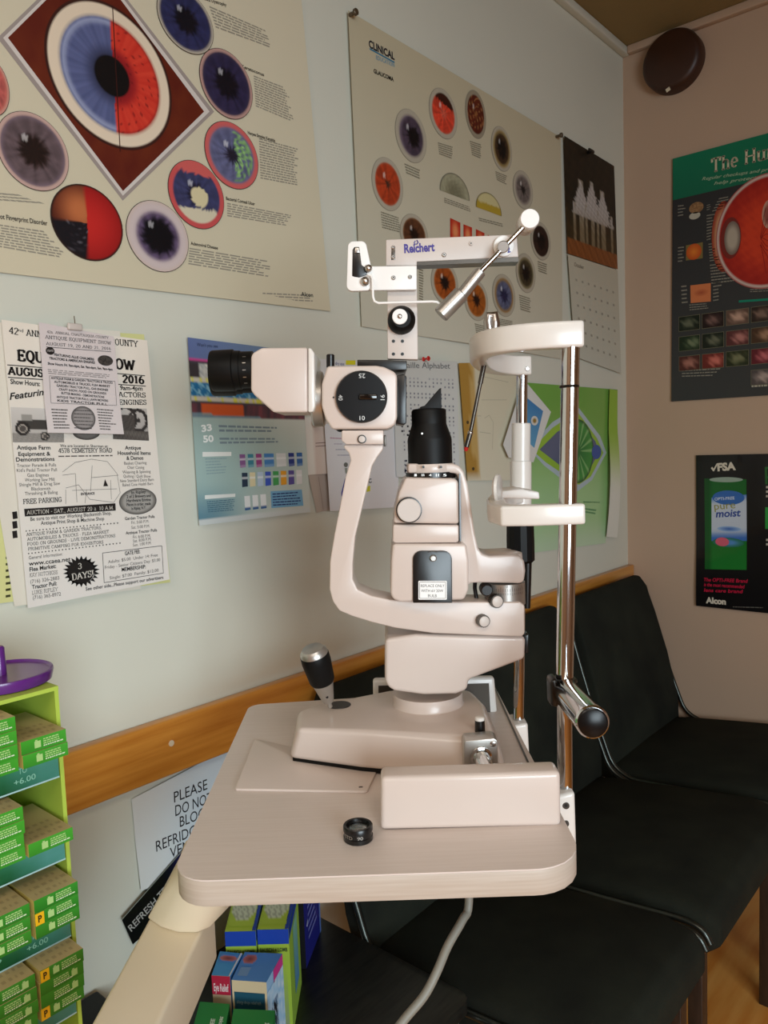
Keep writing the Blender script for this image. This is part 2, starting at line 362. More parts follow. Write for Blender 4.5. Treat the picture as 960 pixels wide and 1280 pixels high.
def noise(x, y, k=1.0):
    return (math.sin(x * 12.9 * k + y * 4.1) + math.sin(y * 17.3 * k - x * 6.7 + 1.3) + math.sin((x + y) * 23.1 * k + 2.1)) / 3
def quad_at(q, u0, v0, u1, v1):
    def at(u, v):
        a = [(1 - u) * (1 - v), u * (1 - v), u * v, (1 - u) * v]
        return (sum(a[k] * q[k][0] for k in range(4)), sum(a[k] * q[k][1] for k in range(4)))
    return [at(u0, v0), at(u1, v0), at(u1, v1), at(u0, v1)]
# ================================================================ THE ROOM
XR, YB = 2.3, -2.2
def wallbox(x0, x1, y0, y1, z0, z1, m): return MB().abox(x0, x1, y0, y1, z0, z1, m)
struct(wallbox(XL - .1, XL, YB, YF + .1, 0, ZC + .1, 'wall'), 'wall_left')
struct(wallbox(XL, XR, YF, YF + .1, 0, ZC + .1, 'wall_far'), 'wall_far')
struct(wallbox(XR, XR + .1, YB, YF + .1, 0, ZC + .1, 'wall_far'), 'wall_right')
struct(wallbox(XL - .1, XR + .1, YB - .1, YB, 0, ZC + .1, 'wall_far'), 'wall_behind')
struct(wallbox(XL - .1, XR + .1, YB - .1, YF + .1, -.05, 0, 'floor'), 'floor')
struct(wallbox(XL - .1, XR + .1, YB - .1, YF + .1, ZC, ZC + .08, 'ceil'), 'ceiling')
struct(MB().abox(XL, XL + .022, YB, YF - .001, ZC - .022, ZC, 'wall', .004), 'trim_1')
struct(MB().abox(XL + .022, XR, YF - .022, YF, ZC - .022, ZC, 'wall_far', .004), 'trim_2')
# oak rail along the left wall (with one filled nail head)
tr = MB().abox(XL, XL + .021, YB, YF - .002, .766, .85, 'trimwood', .004)
n0 = onx(214, 929, XL + .021); tr.cyl(n0 - V((.001, 0, 0)), n0 + V((.0012, 0, 0)), .0045, 'cream')
struct(tr, 'trim_3')
# ---- helpers for eye pictures
def eyef(rim, sclera, iris, pupil, ri=.78, rp=.36, extra=None, rr=.9, px=0, py=0):
    def f(r, a, x, y):
        x2, y2 = x - px, y - py; q = math.hypot(x2, y2); st = 0.12 * math.sin(a * 23 + 3 * math.sin(a * 5)) + .1 * noise(x * 2, y * 2)
        c = mix(pupil, iris, smooth(rp - .1, rp + .12, q + st * .3)); c = mix(c, tuple(k * (1 + st) for k in c), .8)
        c = mix(c, sclera, smooth(ri - .1, ri + .08, q)); c = mix(c, rim, smooth(rr - .03, rr + .03, r))
        if extra:
            e = extra(r, a, x, y, c)
            if e: c = e
        if math.hypot(x + .22, y - .3) < .09: c = mix(c, (235, 235, 235), .6)
        return tuple(max(0, min(255, k)) for k in c)
    return f
CREAMP = (212, 202, 180); GT = (150, 144, 130)
# ---- poster 1: large eye disorder chart
bA = lambda y, z: .004 * max(0, (z - 1.45)) + .006 * max(0, 1 - abs(z - 1.43) / .06) * smooth(.5, .95, y)
S = Sheet('L', .004, bA)
S.grid([(-120, -60), (370, -60), (413, 389), (-80, 331)], lambda u, v: mix((214, 205, 180), (206, 196, 168), v * .6 + .06 * noise(u * 3, v * 3)), 14, 14, 0)
outer = [(110, -62), (267, 140), (153, 251), (-4, 48)]; S.poly(outer, (160, 148, 142), 1)
S.poly([(110, -57), (261, 140), (153, 245), (3, 48)], (214, 205, 198), 2)
S.grid([(110, -52), (254, 140), (153, 239), (9, 48)], lambda u, v: mix((88, 26, 18), (108, 44, 22), .5 + .5 * noise(u * 4, v * 4)), 14, 14, 3)
def bigeye(r, a, x, y):
    x1 = x * 1.0
    if r > .955: return (60, 30, 24)
    if r > .80: return mix((222, 204, 178), (232, 214, 190), r)
    q = math.hypot(x / .98, y); q = r / .79; st = math.sin(a * 40) * .5 + math.sin(a * 17 + 2) * .5
    if x < .02:
        c = mix((74, 82, 122), (104, 112, 158), .5 + .4 * st * q); c = mix(c, (150, 158, 190), smooth(.82, .93, q) * (1 - smooth(.93, 1, q))); c = mix((52, 56, 84), c, smooth(.3, .62, q))
    else:
        c = mix((196, 44, 34), (226, 74, 54), .5 + .4 * st * q); c = mix(c, (120, 26, 30), smooth(.92, 1, q) * .6); c = mix((150, 30, 34), c, smooth(.4, .6, q))
        if noise(x * 3.3, y * 3.1) > .72: c = mix(c, (110, 20, 22), .7)
    c = mix((14, 10, 12), c, smooth(.33, .38, q)); return mix(c, (222, 204, 178), smooth(.97, 1.02, q))
S.disc(139, 96, 77, 88, bigeye, 34, 120, 4)
S.line((139, 8), (149, 190), .0014, (60, 24, 20), 5)
def dk(x, y): return .5 + .5 * noise(x, y)
chart = [
 (231, 27, 34, 38, eyef((196, 186, 166), (70, 66, 86), (44, 46, 84), (16, 14, 24), .9, .4, rr=.93)),
 (282, 106, 32, 41, eyef((190, 150, 140), (64, 56, 78), (46, 40, 70), (18, 14, 24), .86, .42, rr=.92)),
 (289, 195, 32.5, 40, eyef((206, 98, 96), (120, 112, 140), (96, 98, 132), (34, 30, 44), .8, .22, lambda r, a, x, y, c: mix((90, 120, 96), (168, 220, 130), dk(x * 2, y * 2)) if x > .1 and abs(r - .5) < .3 and noise(x * 2.2, y * 2.2) > -.15 and r < .86 else None, rr=.86)),
 (245, 244, 34, 41, eyef((200, 84, 84), (84, 84, 116), (60, 62, 98), (30, 26, 44), .95, .3, lambda r, a, x, y, c: (216, 204, 164) if math.hypot((x - .1) / .32, (y + .05) / .3) < 1 else ((214, 204, 178) if (y < -.42 + .1 * x and r < .84) else ((206, 96, 92) if y > .62 else None)), rr=.84)),
 (197, 296, 38, 43, eyef((206, 186, 176), (206, 190, 188), (92, 76, 104), (10, 8, 14), .7, .5, rr=.94)),
 (109, 279, 44, 46, lambda r, a, x, y: (40, 22, 18) if r > .97 else ((mix((196, 40, 36), (150, 24, 24), r * r)) if x > -.02 else (mix((190, 110, 66), (70, 24, 16), smooth(.1, 1, math.hypot(x + .2, y - .3))) if y > -.02 else mix((22, 18, 24), (120, 116, 124), .7 * smooth(.2, .9, noise(x * 3, y * 3)))))),
 (41, 190, 44, 47, eyef((196, 164, 154), (122, 104, 118), (96, 80, 84), (34, 20, 16), .86, .4, rr=.9)),
 (-14, 108, 24, 36, eyef((200, 140, 126), (204, 120, 104), (180, 90, 84), (60, 30, 30), .86, .3, rr=.9)),
]
for cx, cy, hw, hh, fn in chart:
    S.ring(cx, cy, hw, hh, .7, (70, 60, 54), 4); S.disc(cx, cy, hw, hh, fn, 16, 44, 5)
for q, n, sd in [([(260, 7), (331, 38), (343, 63), (269, 36)], 7, 1), ([(316, 94), (358, 110), (368, 154.5), (319, 134)], 13, 2), ([(323, 172), (373, 186), (373, 233), (325, 224)], 16, 3),
                 ([(283.5, 253), (366, 269), (364, 284), (283.5, 271)], 6, 4), ([(236.5, 309), (344, 327), (336, 347), (235, 331)], 7, 5), ([(-6, 279), (62, 289), (88, 325), (-4, 309)], 9, 6), ([(328, 365), (391, 368), (391, 378), (328, 375)], 3, 7), ([(-30, 238), (20, 242), (60, 256), (-20, 250)], 3, 8)]:
    S.lines(q, n, GT, sd, 1)
for t, a, b, h in [('Herpes Simplex Keratitis', (309, 168), (343, 178), 4), ('Bacterial Corneal Ulcer', (282, 250), (318, 257), 4), ('Adenoviral Disease', (238, 306), (272, 312), 4), ('Map-Dot Fingerprint Disorder', (-18, 271), (59, 282), 6), ('Keratoconus', (301, 85), (329, 96), 4), ('Fuchs Dystrophy', (252, 0), (282, 9), 4)]:
    S.text(t, a, b, h, (70, 62, 54), 2, bold=.02)
S.text('Alcon', (376, 370), (391, 371.5), 5, (60, 56, 50), 2, bold=.02)
S.done('wall_poster', 'large cream eye disorder chart with a big iris in a maroon diamond')
# ---- poster 2: glaucoma chart
bB = lambda y, z: .004 + .004 * math.sin(y * 9) * smooth(1.8, 1.4, z)
S = Sheet('L', .004, bB)
S.grid([(433, 14), (699, 172), (703, 449), (451, 408)], lambda u, v: mix((194, 184, 156), (202, 198, 180), v), 16, 14, 0)
S.text('CLINICAL', (459, 60), (491, 76), 9, (24, 24, 40), 2, bold=.03)
S.text('EDUCATION', (468, 75), (491, 85), 5, (130, 160, 176), 2, bold=.02)
S.line((460, 62), (491, 79), .003, (60, 120, 150), 1)
S.text('GLAUCOMA', (465, 92), (490, 103), 5, (40, 34, 30), 2, bold=.03)
RIM = (176, 168, 150)
cB = [(511.7, 171, 19, 32, eyef(RIM, (110, 96, 110), (70, 58, 72), (14, 10, 14), .78, .36, rr=.78, px=.15)),
 (552, 143, 17, 30, eyef(RIM, (198, 60, 40), (208, 66, 44), (206, 90, 70), .9, .2, lambda r, a, x, y, c: (60, 24, 16) if (y > .42 - .2 * x and r < .8) else None, rr=.8)),
 (592.5, 144, 12.5, 29, eyef((150, 140, 120), (80, 30, 18), (90, 34, 20), (150, 96, 50), .8, .1, lambda r, a, x, y, c: (150, 100, 60) if noise(x * 1.6, y * 1.2) > .45 and r < .8 else None, rr=.82)),
 (625, 187, 12.5, 27, eyef(RIM, (150, 130, 84), (60, 42, 26), (16, 10, 8), .7, .4, rr=.85)),
 (651.7, 238, 12, 23, eyef(RIM, (150, 140, 130), (104, 94, 90), (30, 24, 24), .7, .2, rr=.8)),
 (482.5, 231, 19, 32, eyef(RIM, (176, 66, 34), (168, 60, 30), (60, 40, 30), .8, .12, rr=.8)),
 (516, 294, 17, 25, eyef(RIM, (140, 84, 40), (84, 50, 30), (30, 14, 8), .8, .3, rr=.8)),
 (674, 302, 12, 23, eyef(RIM, (66, 46, 36), (44, 28, 22), (14, 8, 8), .8, .4, rr=.82)),
 (655, 342, 12, 24, eyef(RIM, (132, 122, 92), (60, 52, 34), (16, 12, 8), .7, .36, rr=.82)),
 (627, 370, 14, 26, eyef(RIM, (150, 118, 74), (86, 90, 116), (34, 36, 66), .7, .3, rr=.84)),
 (592.5, 376, 14, 25, eyef(RIM, (180, 110, 40), (150, 80, 26), (34, 16, 8), .8, .26, rr=.8)),
 (554, 354, 16, 26, eyef(RIM, (184, 100, 36), (150, 72, 24), (24, 12, 8), .8, .3, rr=.8))]
for cx, cy, hw, hh, fn in cB:
    S.ring(cx, cy, hw, hh, .5, (150, 142, 126), 2); S.disc(cx, cy, hw, hh, fn, 14, 36, 3)
half = lambda x, y: (x, max(y, -.05))
S.disc(566.5, 244, 18.5, 26, lambda r, a, x, y: mix((120, 116, 92), (170, 168, 140), smooth(.2, .9, r) * .8 + .3 * noise(x * 2, y * 2)) if r < .92 else (110, 106, 90), 10, 36, 3, half)
S.disc(609, 264, 16, 22, lambda r, a, x, y: (110, 100, 70) if r > .93 else ((176, 150, 50) if y < .35 else (200, 190, 140)), 10, 36, 3, half)
for q in ([(560.4, 273), (573, 279), (573, 312), (560.4, 308)], [(577, 281), (587.5, 285), (587.5, 316), (577, 312)], [(592.5, 287), (603, 292), (603, 320), (592.5, 316)], [(607, 294), (616, 298), (616, 324), (607, 320)]):
    S.grid(q, lambda u, v: mix((224, 140, 90), (184, 44, 28), smooth(.1, .5, math.hypot(u - .5, v - .4))), 8, 8, 3)
for q, n, sd in [([(503, 204), (524, 213), (524, 226), (506, 218)], 4, 11), ([(545, 178), (565, 184), (563, 200), (547, 194)], 6, 12), ([(585, 176), (600, 181), (600, 200), (588, 195)], 7, 13), ([(617, 214), (632, 220), (631, 232), (619, 226)], 5, 14),
                 ([(474, 264), (500, 273), (500, 292), (476, 286)], 7, 15), ([(553, 247), (586, 259), (586, 266), (553, 254)], 3, 16), ([(596, 272), (628, 280), (628, 285), (597, 277)], 2, 17), ([(670, 326), (682, 330), (682, 344), (671, 340)], 5, 18),
                 ([(646, 368), (662, 373), (661, 392), (648, 388)], 7, 19), ([(522, 332), (528, 334), (528, 380), (523, 378)], 14, 20), ([(590, 404), (604, 408), (604, 420), (592, 417)], 5, 21), ([(620, 398), (640, 402), (640, 410), (622, 407)], 4, 22)]:
    S.lines(q, n, (134, 128, 110), sd, 2)
S.done('wall_poster', 'cream glaucoma chart with a ring of small oval eye photos behind the microscope')
for x, y, w in [(437, 19, 'upper left corner'), (695, 171, 'upper right corner')]:
    p = onx(x, y, XL + .009); mb = MB().cyl(p, p + V((.014, 0, 0)), .0035, 'pinmetal', ch=.001).cyl(p + V((.012, 0, 0)), p + V((.018, 0, 0)), .006, 'pinmetal', ch=.001)
    single(mb, 'push_pin', 'dull metal push pin in the %s of the glaucoma chart' % w, 'push pin', 'dull pins of the glaucoma chart')
# ---- calendar
bC = lambda y, z: .004 + .018 * smooth(1.62, 1.45, z) * (1 - smooth(1.72, 2.0, y))
S = Sheet('L', .004, lambda y, z: .004)
def forest(u, v):
    c = mix((26, 20, 14), (44, 34, 22), dk(u * 3, v * 3))
    for cx, w, top in ((.28, .13, .3), (.5, .13, .27), (.72, .13, .3), (.14, .07, .52), (.9, .08, .5), (.6, .07, .5), (.38, .06, .5)):
        d = abs(u - cx)
        if v > top:
            cone = w * min(1, (v - top) / .22)
            if v < .62 and d < cone * (1 + .3 * noise(u * 9, v * 9)): c = mix((150, 142, 136), (206, 200, 196), dk(u * 8, v * 8))
            elif d < w * .3 and v < .9: c = mix((128, 116, 98), (176, 166, 150), dk(u * 9, v * 4))
    if v > .5: c = mix(c, mix((70, 56, 26), (110, 80, 34), dk(u * 6, v * 6)), .45 * smooth(.5, .8, v))
    if v > .86: c = mix((110, 60, 26), (150, 90, 44), dk(u * 14, v * 14))
    return c
S.grid([(703.5, 170), (766, 208), (770.5, 337), (708, 317)], forest, 44, 60, 0)
S.bend = bC
S.grid([(708, 318), (770.5, 338), (775, 467), (717, 446)], lambda u, v: mix((190, 184, 164), (196, 196, 182), v), 12, 16, 0)
S.text('October', (716, 333), (728, 337), 5, (120, 110, 96), 2)
for r in range(6):
    for c in range(7):
        u, v = .12 + c * .125, .22 + r * .125
        q = quad_at([(708, 318), (770.5, 338), (775, 467), (717, 446)], u, v, u + .035, v + .022); S.poly(q, (160, 156, 142), 2)
S.done('wall_calendar', 'hanging wall calendar with a dark photo of pale birch trees', 'calendar')
p = onx(734, 191, XL + .008); mb = MB().cyl(p, p + V((.012, 0, 0)), .004, 'black', ch=.001).box(p + V((.012, 0, .002)), .03, .006, .008, 'black', .002, (V((0, 1, 0)), V((1, 0, 0)), DZ))
single(mb, 'binder_clip', 'small black clip holding the birch tree calendar', 'clip')
# ---- papers at the far left: yellow sheet, under flyer, top flyer, small flyer
S = Sheet('L', .003); S.rect([(-60, 402), (180, 418), (213, 728), (-48, 760)], (214, 211, 146), 0); S.text('SHOW', (2, 640), (10, 638), 5, (40, 40, 30), 1)
for i, yy in enumerate(range(656, 748, 8)): S.poly([(7, yy), (13, yy - 1), (13, yy + 2), (7, yy + 3)], (60, 58, 30), 1)
S.done('paper_sheet', 'pale yellow paper sheet peeking out behind the white equipment show flyer', 'paper')
S = Sheet('L', .006); S.rect([(-40, 400), (150, 414), (176, 736), (18, 758)], (224, 216, 202), 0)
for i, yy in enumerate((640, 652, 664)): S.poly([(15, yy), (21, yy - 1), (22, yy + 8), (16, yy + 9)], (30, 26, 24), 1)
S.done('paper_flyer', 'white flyer mostly hidden under the large equipment show flyer', 'flyer')
bF = lambda y, z: .004 + .010 * smooth(.95, .82, z) * smooth(.65, .45, y)
S = Sheet('L', .009, bF, 'inkmatte'); INK = (34, 28, 26); GI = (96, 90, 86)
FQ = [(0, 400), (182, 426), (210, 724), (33, 760)]
S.grid(FQ, lambda u, v: mix((232, 222, 208), (226, 220, 214), v), 14, 20, 0)
kw = dict(font='slab')
S.text('42', (9, 417), (21, 419), 8, INK, **kw); S.text('nd', (21, 415), (27, 416), 4, INK); S.text('ANNUAL', (31, 420), (68, 424), 7.5, INK, **kw); S.text('CHAUTAUQUA', (72, 424), (130, 430), 7.5, INK, **kw); S.text('COUNTY', (136, 431), (170, 434), 7.5, INK, **kw)
S.text('EQUIPMENT', (20, 451), (112, 458.5), 13, INK, font='slab', wx=.2, wy=.08); S.text('SHOW', (122, 459.5), (166, 463), 12.5, INK, font='slab', wx=.2, wy=.08)
S.line((7, 456.5), (179, 470), .0011, INK); S.line((8, 472), (180, 483), .0011, INK)
S.text('AUGUST', (8.5, 468.5), (60, 472), 9.5, INK, font='slab', wx=.2, wy=.09); S.text('19, 20, 21,', (66, 472), (145, 478), 9.5, INK, font='slab', wx=.2, wy=.09); S.text('2016', (151, 478.3), (178, 480), 9, INK, font='slab', wx=.2, wy=.09)
S.text('Show Hours:', (11, 480), (48, 483), 6, INK, bold=.02); S.text('Daily 9am-4pm', (130, 487), (176, 488.5), 5.5, INK, bold=.02)
S.text('Featuring', (10, 500), (60, 493), 8, INK, bold=.02, shear=.35)
S.text('TRACTORS', (134, 496), (180, 497), 6, INK, **kw); S.text('ENGINES', (147, 506), (181, 506), 6, INK, **kw)
def tract(u, v):
    c = mix((206, 200, 194), (176, 170, 164), v)
    if v > .72: c = mix((130, 126, 120), (156, 150, 144), dk(u * 5, v * 5))
    if .1 < u < .95 and .33 < v < .62 and v > .33 + .1 * abs(u - .5): c = (64, 60, 56)
    if .18 < u < .4 and .2 < v < .36: c = (150, 146, 140)
    for cx, cy, r in ((.2, .6, .2), (.62, .82, .13)):
        d = math.hypot((u - cx) * 1.4, v - cy)
        if d < r: c = (40, 36, 34) if d > r * .6 else ((170, 160, 150) if d > r * .45 else (80, 74, 70))
    return c
S.grid([(11, 509), (77, 512), (78, 553), (14, 553)], tract, 40, 28, 2)
def engine(u, v):
    c = mix((190, 184, 178), (160, 154, 150), v)
    for cx, cy, r in ((.35, .34, .3), (.72, .38, .26)):
        d = math.hypot((u - cx), (v - cy) * .8)
        if abs(d - r) < .045 or d < .06: c = (50, 46, 44)
    if .12 < u < .62 and .2 < v < .7: c = mix((60, 54, 50), (90, 84, 80), dk(u * 6, v * 6))
    if v > .72: c = mix((110, 104, 98), (70, 64, 60), dk(u * 8, v * 8))
    return c
S.grid([(139, 510), (181, 511), (184, 551), (139, 549)], engine, 30, 26, 2)
S.disc(106, 541, 17, 9, lambda r, a, x, y: (110, 106, 102) if r < .92 else (60, 56, 52), 3, 30, 2)
for t, a, b, h, bo in [('Antique Farm', (19, 562), (61, 562), 5.5, .03), ('Equipment &', (21, 570), (61, 569.5), 5.5, .03), ('Demonstrations', (18, 577), (66, 576), 5.5, .03), ('Tractor Parade & Pulls', (19, 584), (68, 583), 4.5, 0), ("Kid's Pedal Tractor Pull", (19, 590), (69, 589), 4.5, 0), ('Gas Engines', (32, 596), (59, 595.5), 4.5, 0),
        ('Working Saw Mill', (29, 602), (66, 601), 4.5, 0), ('Shingle Mill & Drag Saw', (22, 608), (73, 606), 4.5, 0), ('Blacksmith', (37, 613), (61, 612.5), 4.5, 0), ('Threshing & Baling', (29, 619), (70, 617), 4.5, 0),
        ('We are located in Sherman at:', (73, 559), (133, 559.5), 4, .01), ('Antique', (154, 562), (174, 562), 5, .03), ('Household Items', (145, 568.5), (186, 568.5), 5, .03), ('& Demos', (156, 575), (177, 574.5), 5, .03),
        ('Basket Chairing', (153, 581), (181, 580), 4, 0), ('Chair Caning', (157, 586), (178, 586), 4, 0), ('Weaving & Spinning', (151, 592), (186, 591), 4, 0), ('Quilting / Quilt Show', (152, 597), (186, 597), 4, 0), ('New Standard Dairy Barn', (148, 603), (190, 601), 4, 0), ('Baked Case Health Barn', (151, 608), (189, 606), 4, 0),
        ('Be sure to visit our Working Blacksmith Shop,', (36, 651), (137, 643), 5, .01), ('Antique Print Shop & Machine Shop', (49, 656), (128, 650), 5, .01),
        ('General Information:', (34, 699), (76, 694), 4.5, 0), ('www.ccaea.net', (34, 707), (86, 701), 6, .02), ('Flea Market:', (35, 714), (68, 709.5), 5.5, .03), ('(716) 326-2883', (36, 729), (72, 724), 5, 0), ('Tractor Pull:', (38, 736), (69, 731), 5.5, .03), ('(716) 365-8972', (39, 749), (74, 744), 5, 0),
        ('Garden Tractor Pulls', (154, 650), (191, 647), 4, .02), ('Fri. 5:00 P.M.', (162, 655), (184, 653), 4, 0), ('Sat. 5:00 P.M.', (162, 661), (185, 659), 4, 0), ('Antique Tractor Pulls', (155, 668), (194, 664), 4, .02), ('Fri. 6:00 P.M.', (164, 673), (186, 671), 4, 0), ('Sat. 8:00 P.M.', (164, 678), (187, 675), 4, 0), ('Sun. 1:00 P.M.', (164, 683), (187, 680), 4, 0),
        ('GATE FEE:', (154, 694), (173, 691), 5, .03), ('Adults: $5.00  Under 14: Free', (133, 704), (195, 695), 4.2, 0), ('Friday - Senior Citizens Day: $3.00', (129, 711), (198, 701), 4.2, 0), ('MEMBERSHIP:', (150, 714), (180, 710), 5, .03), ('Single: $7.00  Family: $12.00', (135, 724), (196, 714), 4.2, 0),
        ('See other side...Please support our advertisers', (105, 738), (202, 723), 4.6, .02)]:
    S.text(t, a, b, h * .92, GI if bo == 0 else INK, bold=bo * .6)
S.text('4578 CEMETERY ROAD', (71, 566), (138, 565.5), 5.5, INK, **kw); S.text('FREE PARKING', (27, 630), (75, 627), 6, INK, **kw)
S.lines([(71, 569), (141, 568), (141, 571), (71, 572)], 1, GI, 3)
R0 = random.Random(5); mp = [(76, 590), (92, 578), (112, 574), (132, 577), (144, 592), (148, 616), (140, 628), (110, 624), (96, 606), (80, 610)]
for a, b in zip(mp, mp[1:]): S.line(a, b, .0005, GI)
for a, b in [((76, 594), (92, 592)), ((92, 592), (94, 628)), ((112, 597), (146, 594)), ((113, 582), (111, 614)), ((88, 613), (144, 611)), ((80, 612), (80, 630)), ((136, 600), (137, 624)), ((106, 612), (104, 629))]: S.line(a, b, .0005, GI)
S.text('ENTRANCE', (99, 619), (116, 618), 3, INK, bold=.03); S.poly([(127, 608), (133, 607.5), (129, 599)], INK, 2)
S.poly([(28, 636), (142, 629), (142.5, 638), (29, 645.5)], (34, 28, 26), 2)
S.text('AUCTION - SAT., AUGUST 20 at 10 A.M.', (31.5, 643), (140, 636.5), 5.0, (226, 220, 210), 3, font='slab', wx=.09, serif=.12)
for i in range(28):
    for (x0, y0, x1, y1) in ((30, 663, 144, 653), (33, 691, 147, 678)):
        u = i / 27; x, y = x0 + (x1 - x0) * u, y0 + (y1 - y0) * u; S.poly([(x, y), (x + 1.4, y - .1), (x + 1.4, y + 1.3), (x, y + 1.4)], INK, 2)
for t, a, b in [('ANTIQUE FARM & GARDEN TRACTORS,', (31, 670), (125, 661)), ('AUTOMOBILES & TRUCKS - FLEA MARKET', (32, 676), (134, 666)), ('FOOD ON GROUNDS - LIVE DEMONSTRATIONS', (32, 682), (142, 671)), ('PRIMITIVE CAMPING FOR EXHIBITORS', (33, 688), (127, 679))]:
    S.text(t, a, b, 3.9, INK, font='slab', wx=.09, serif=.1)
S.text('KAY HOTCHKISS', (35, 721), (70, 717), 4.6, GI, font='slab', wx=.07); S.text('LUKE RIPLEY', (38, 743), (70, 738), 4.6, GI, font='slab', wx=.07)
S.disc(170.5, 626.5, 23.5, 16.5, lambda r, a, x, y: (70, 66, 62) if r > .95 else (160, 156, 150), 4, 40, 2)
for i, t in enumerate(('In Ripley', '2 of 2 Brewery and', 'Hardware Engine', 'Pieces in order, made', 'in Ripley, N.Y.')): S.text(t, (170 - (14 if i in (1, 2, 3) else 8), 617.5 + i * 5), (171 + (15 if i in (1, 2, 3) else 9), 616 + i * 5), 3.6, (50, 46, 44), 3, bold=.02)
st = []
for i in range(44):
    a = 2 * math.pi * i / 44; r = 23 if i % 2 else 17; st.append((99.5 + r * math.cos(a), 714 + r * .86 * math.sin(a)))
S.disc(99.5, 714, 17.5, 15.5, lambda r, a, x, y: (24, 20, 18), 2, 30, 2)
for i in range(1, 44, 2): S.poly([st[i - 1], st[i], st[(i + 1) % 44]], (24, 20, 18), 2)
S.text('3', (95, 711), (100, 710.5), 7, (228, 222, 212), 3, font='slab'); S.text('DAYS!', (88, 725), (115, 720), 8, (228, 222, 212), 3, font='slab')
bx = [(126, 691), (200, 682), (202, 716), (128, 728)]
for i in range(4): S.line(bx[i], bx[(i + 1) % 4], .0007, INK)
S.done('paper_flyer', 'large white 2016 equipment show flyer with tractor photos and black starburst', 'flyer')
S = Sheet('L', .017, lambda y, z: .003 + .004 * smooth(1.02 + .3, 1.25, z), 'inkmatte')
S.grid([(47, 403), (141, 421), (152, 543), (57, 541)], lambda u, v: mix((214, 202, 200), (218, 208, 206), v), 8, 10, 0)
for t, a, b, h in [('42nd ANNUAL CHAUTAUQUA COUNTY', (57, 416.5), (134, 424), 3.6), ('ANTIQUE EQUIPMENT SHOW', (55, 423.5), (137, 431), 4.8), ('AUGUST 19, 20 AND 21, 2016', (56, 431.5), (137, 438), 4.2)]: S.text(t, a, b, h * .85, INK, font='slab', wx=.09, wy=.04, serif=.12)
S.line((56, 434), (137, 440), .0006, INK); S.disc(61, 439, 5.5, 4.8, lambda r, a, x, y: (30, 24, 22), 2, 24, 2); S.text('3 DAYS!', (57, 440), (65, 440), 2.6, (210, 200, 196), 3)
for t, a, b in [('FEATURING ALLIS CHALMERS', (66, 445), (116, 451)), ('TRACTORS & AMERICAN ENGINES', (60, 449.5), (117, 455)), ('Show Hours: Fri. 9am-6pm, Sat. 9am-6pm, Sun. 9am-4pm', (58, 456), (139, 463.5))]: S.text(t, a, b, 3, INK, bold=.03)
S.disc(130, 451, 9.5, 6.5, lambda r, a, x, y: (70, 64, 60) if noise(x * 2, y * 2) < .3 else (40, 36, 34), 5, 24, 2)
S.lines([(58, 461), (138, 468), (138, 474), (59, 468)], 3, (150, 142, 140), 4)
bq = [(60, 470), (142, 477), (144, 507), (62, 504)]
for i in range(4): S.line(bq[i], bq[(i + 1) % 4], .0005, GI)
for i, t in enumerate(('ANTIQUE FARM & GARDEN TRACTORS & TRUCKS', 'AUTOMOBILES & TRUCKS, FLEA MARKET', 'GARDEN TRACTOR PULL, GAS ENGINES', 'CRAFT SHOW, FOOD ON GROUNDS', 'BUTTER MAKING - DEMONSTRATIONS', 'ANTIQUE TRACTOR PULLS, LAWN MOWERS', 'KIDS TRACTOR PULL')):
    ins = (0, 4, 7, 10, 13, 7, 8)[i]; S.text(t, (62 + ins, 474 + i * 4.7), (139 - ins * .8, 480 + i * 4.5), 2.8, INK, bold=.02)
S.disc(102, 523, 15, 15, lambda r, a, x, y: (70, 66, 64) if r > .95 else (150, 144, 142), 4, 36, 2)
for i in range(6): S.lines([(90, 512 + i * 4.4), (114, 513 + i * 4.4), (114, 515 + i * 4.4), (90, 514 + i * 4.4)], 1, (70, 64, 62), i, 3)
S.lines([(62, 510), (84, 511), (85, 537), (65, 537)], 7, GI, 8, 2, .4, .3); S.lines([(119, 510), (144, 512), (143, 539), (122, 538)], 8, GI, 9, 2, .4, .4)
S.done('paper_flyer', 'small white equipment show handbill clipped on top of the large flyer', 'flyer')
p = onx(92, 407, XL + .02); single(MB().box(p + V((.003, 0, -.002)), .02, .005, .009, 'plate', .002, (V((0, 1, 0)), V((1, 0, 0)), DZ)).tube([p + V((.004, 0, .001)), p + V((.003, 0, .012))], .0006, 'pinmetal', 6), 'paper_clip', 'small pale clip at the top of the small handbill', 'clip')
# ---- teal brochure
def teal(u, v):
    if v < .105: c = mix((96, 112, 158), (120, 150, 172), u)
    elif v < .125: c = mix((196, 70, 140), (190, 120, 170), u)
    elif v < .42:
        c = (70, 66, 78); row = (v - .125) / .295
        if .26 < row < .36 or .62 < row < .7: c = (206, 204, 190) if noise(u * 9, v) > -.2 else (216, 214, 90)
        elif .04 < row < .26: c = mix((150, 156, 160), (220, 220, 210), dk(u * 9, v * 9)) if u > .07 else (60, 56, 60)
        elif .38 < row < .62: c = mix((34, 110, 160), (140, 190, 210), smooth(-.1, .6, noise(u * 7, v * 7)))
        elif row > .74: c = (206, 92, 48) if .08 < u < .42 and row < .95 else mix((60, 56, 66), (130, 70, 80), dk(u * 5, v))
        if v > .395 + .03 * u: c = mix(c, (120, 170, 186), .7)
    else:
        c = mix((160, 186, 182), (206, 212, 204), smooth(.0, .9, u * .8 + .25 * math.sin(v * 7))); c = mix(c, (92, 134, 152), smooth(.75, 1, v) * smooth(.5, 0, u))
        if v > .965: c = (206, 212, 210)
    return c
S = Sheet('L', .003, lambda y, z: .004 + .008 * smooth(.95, .88, z), 'inkgloss')
TQ = [(232.5, 422), (374, 440), (386, 640), (247, 657)]
S.grid(TQ, teal, 60, 80, 0)
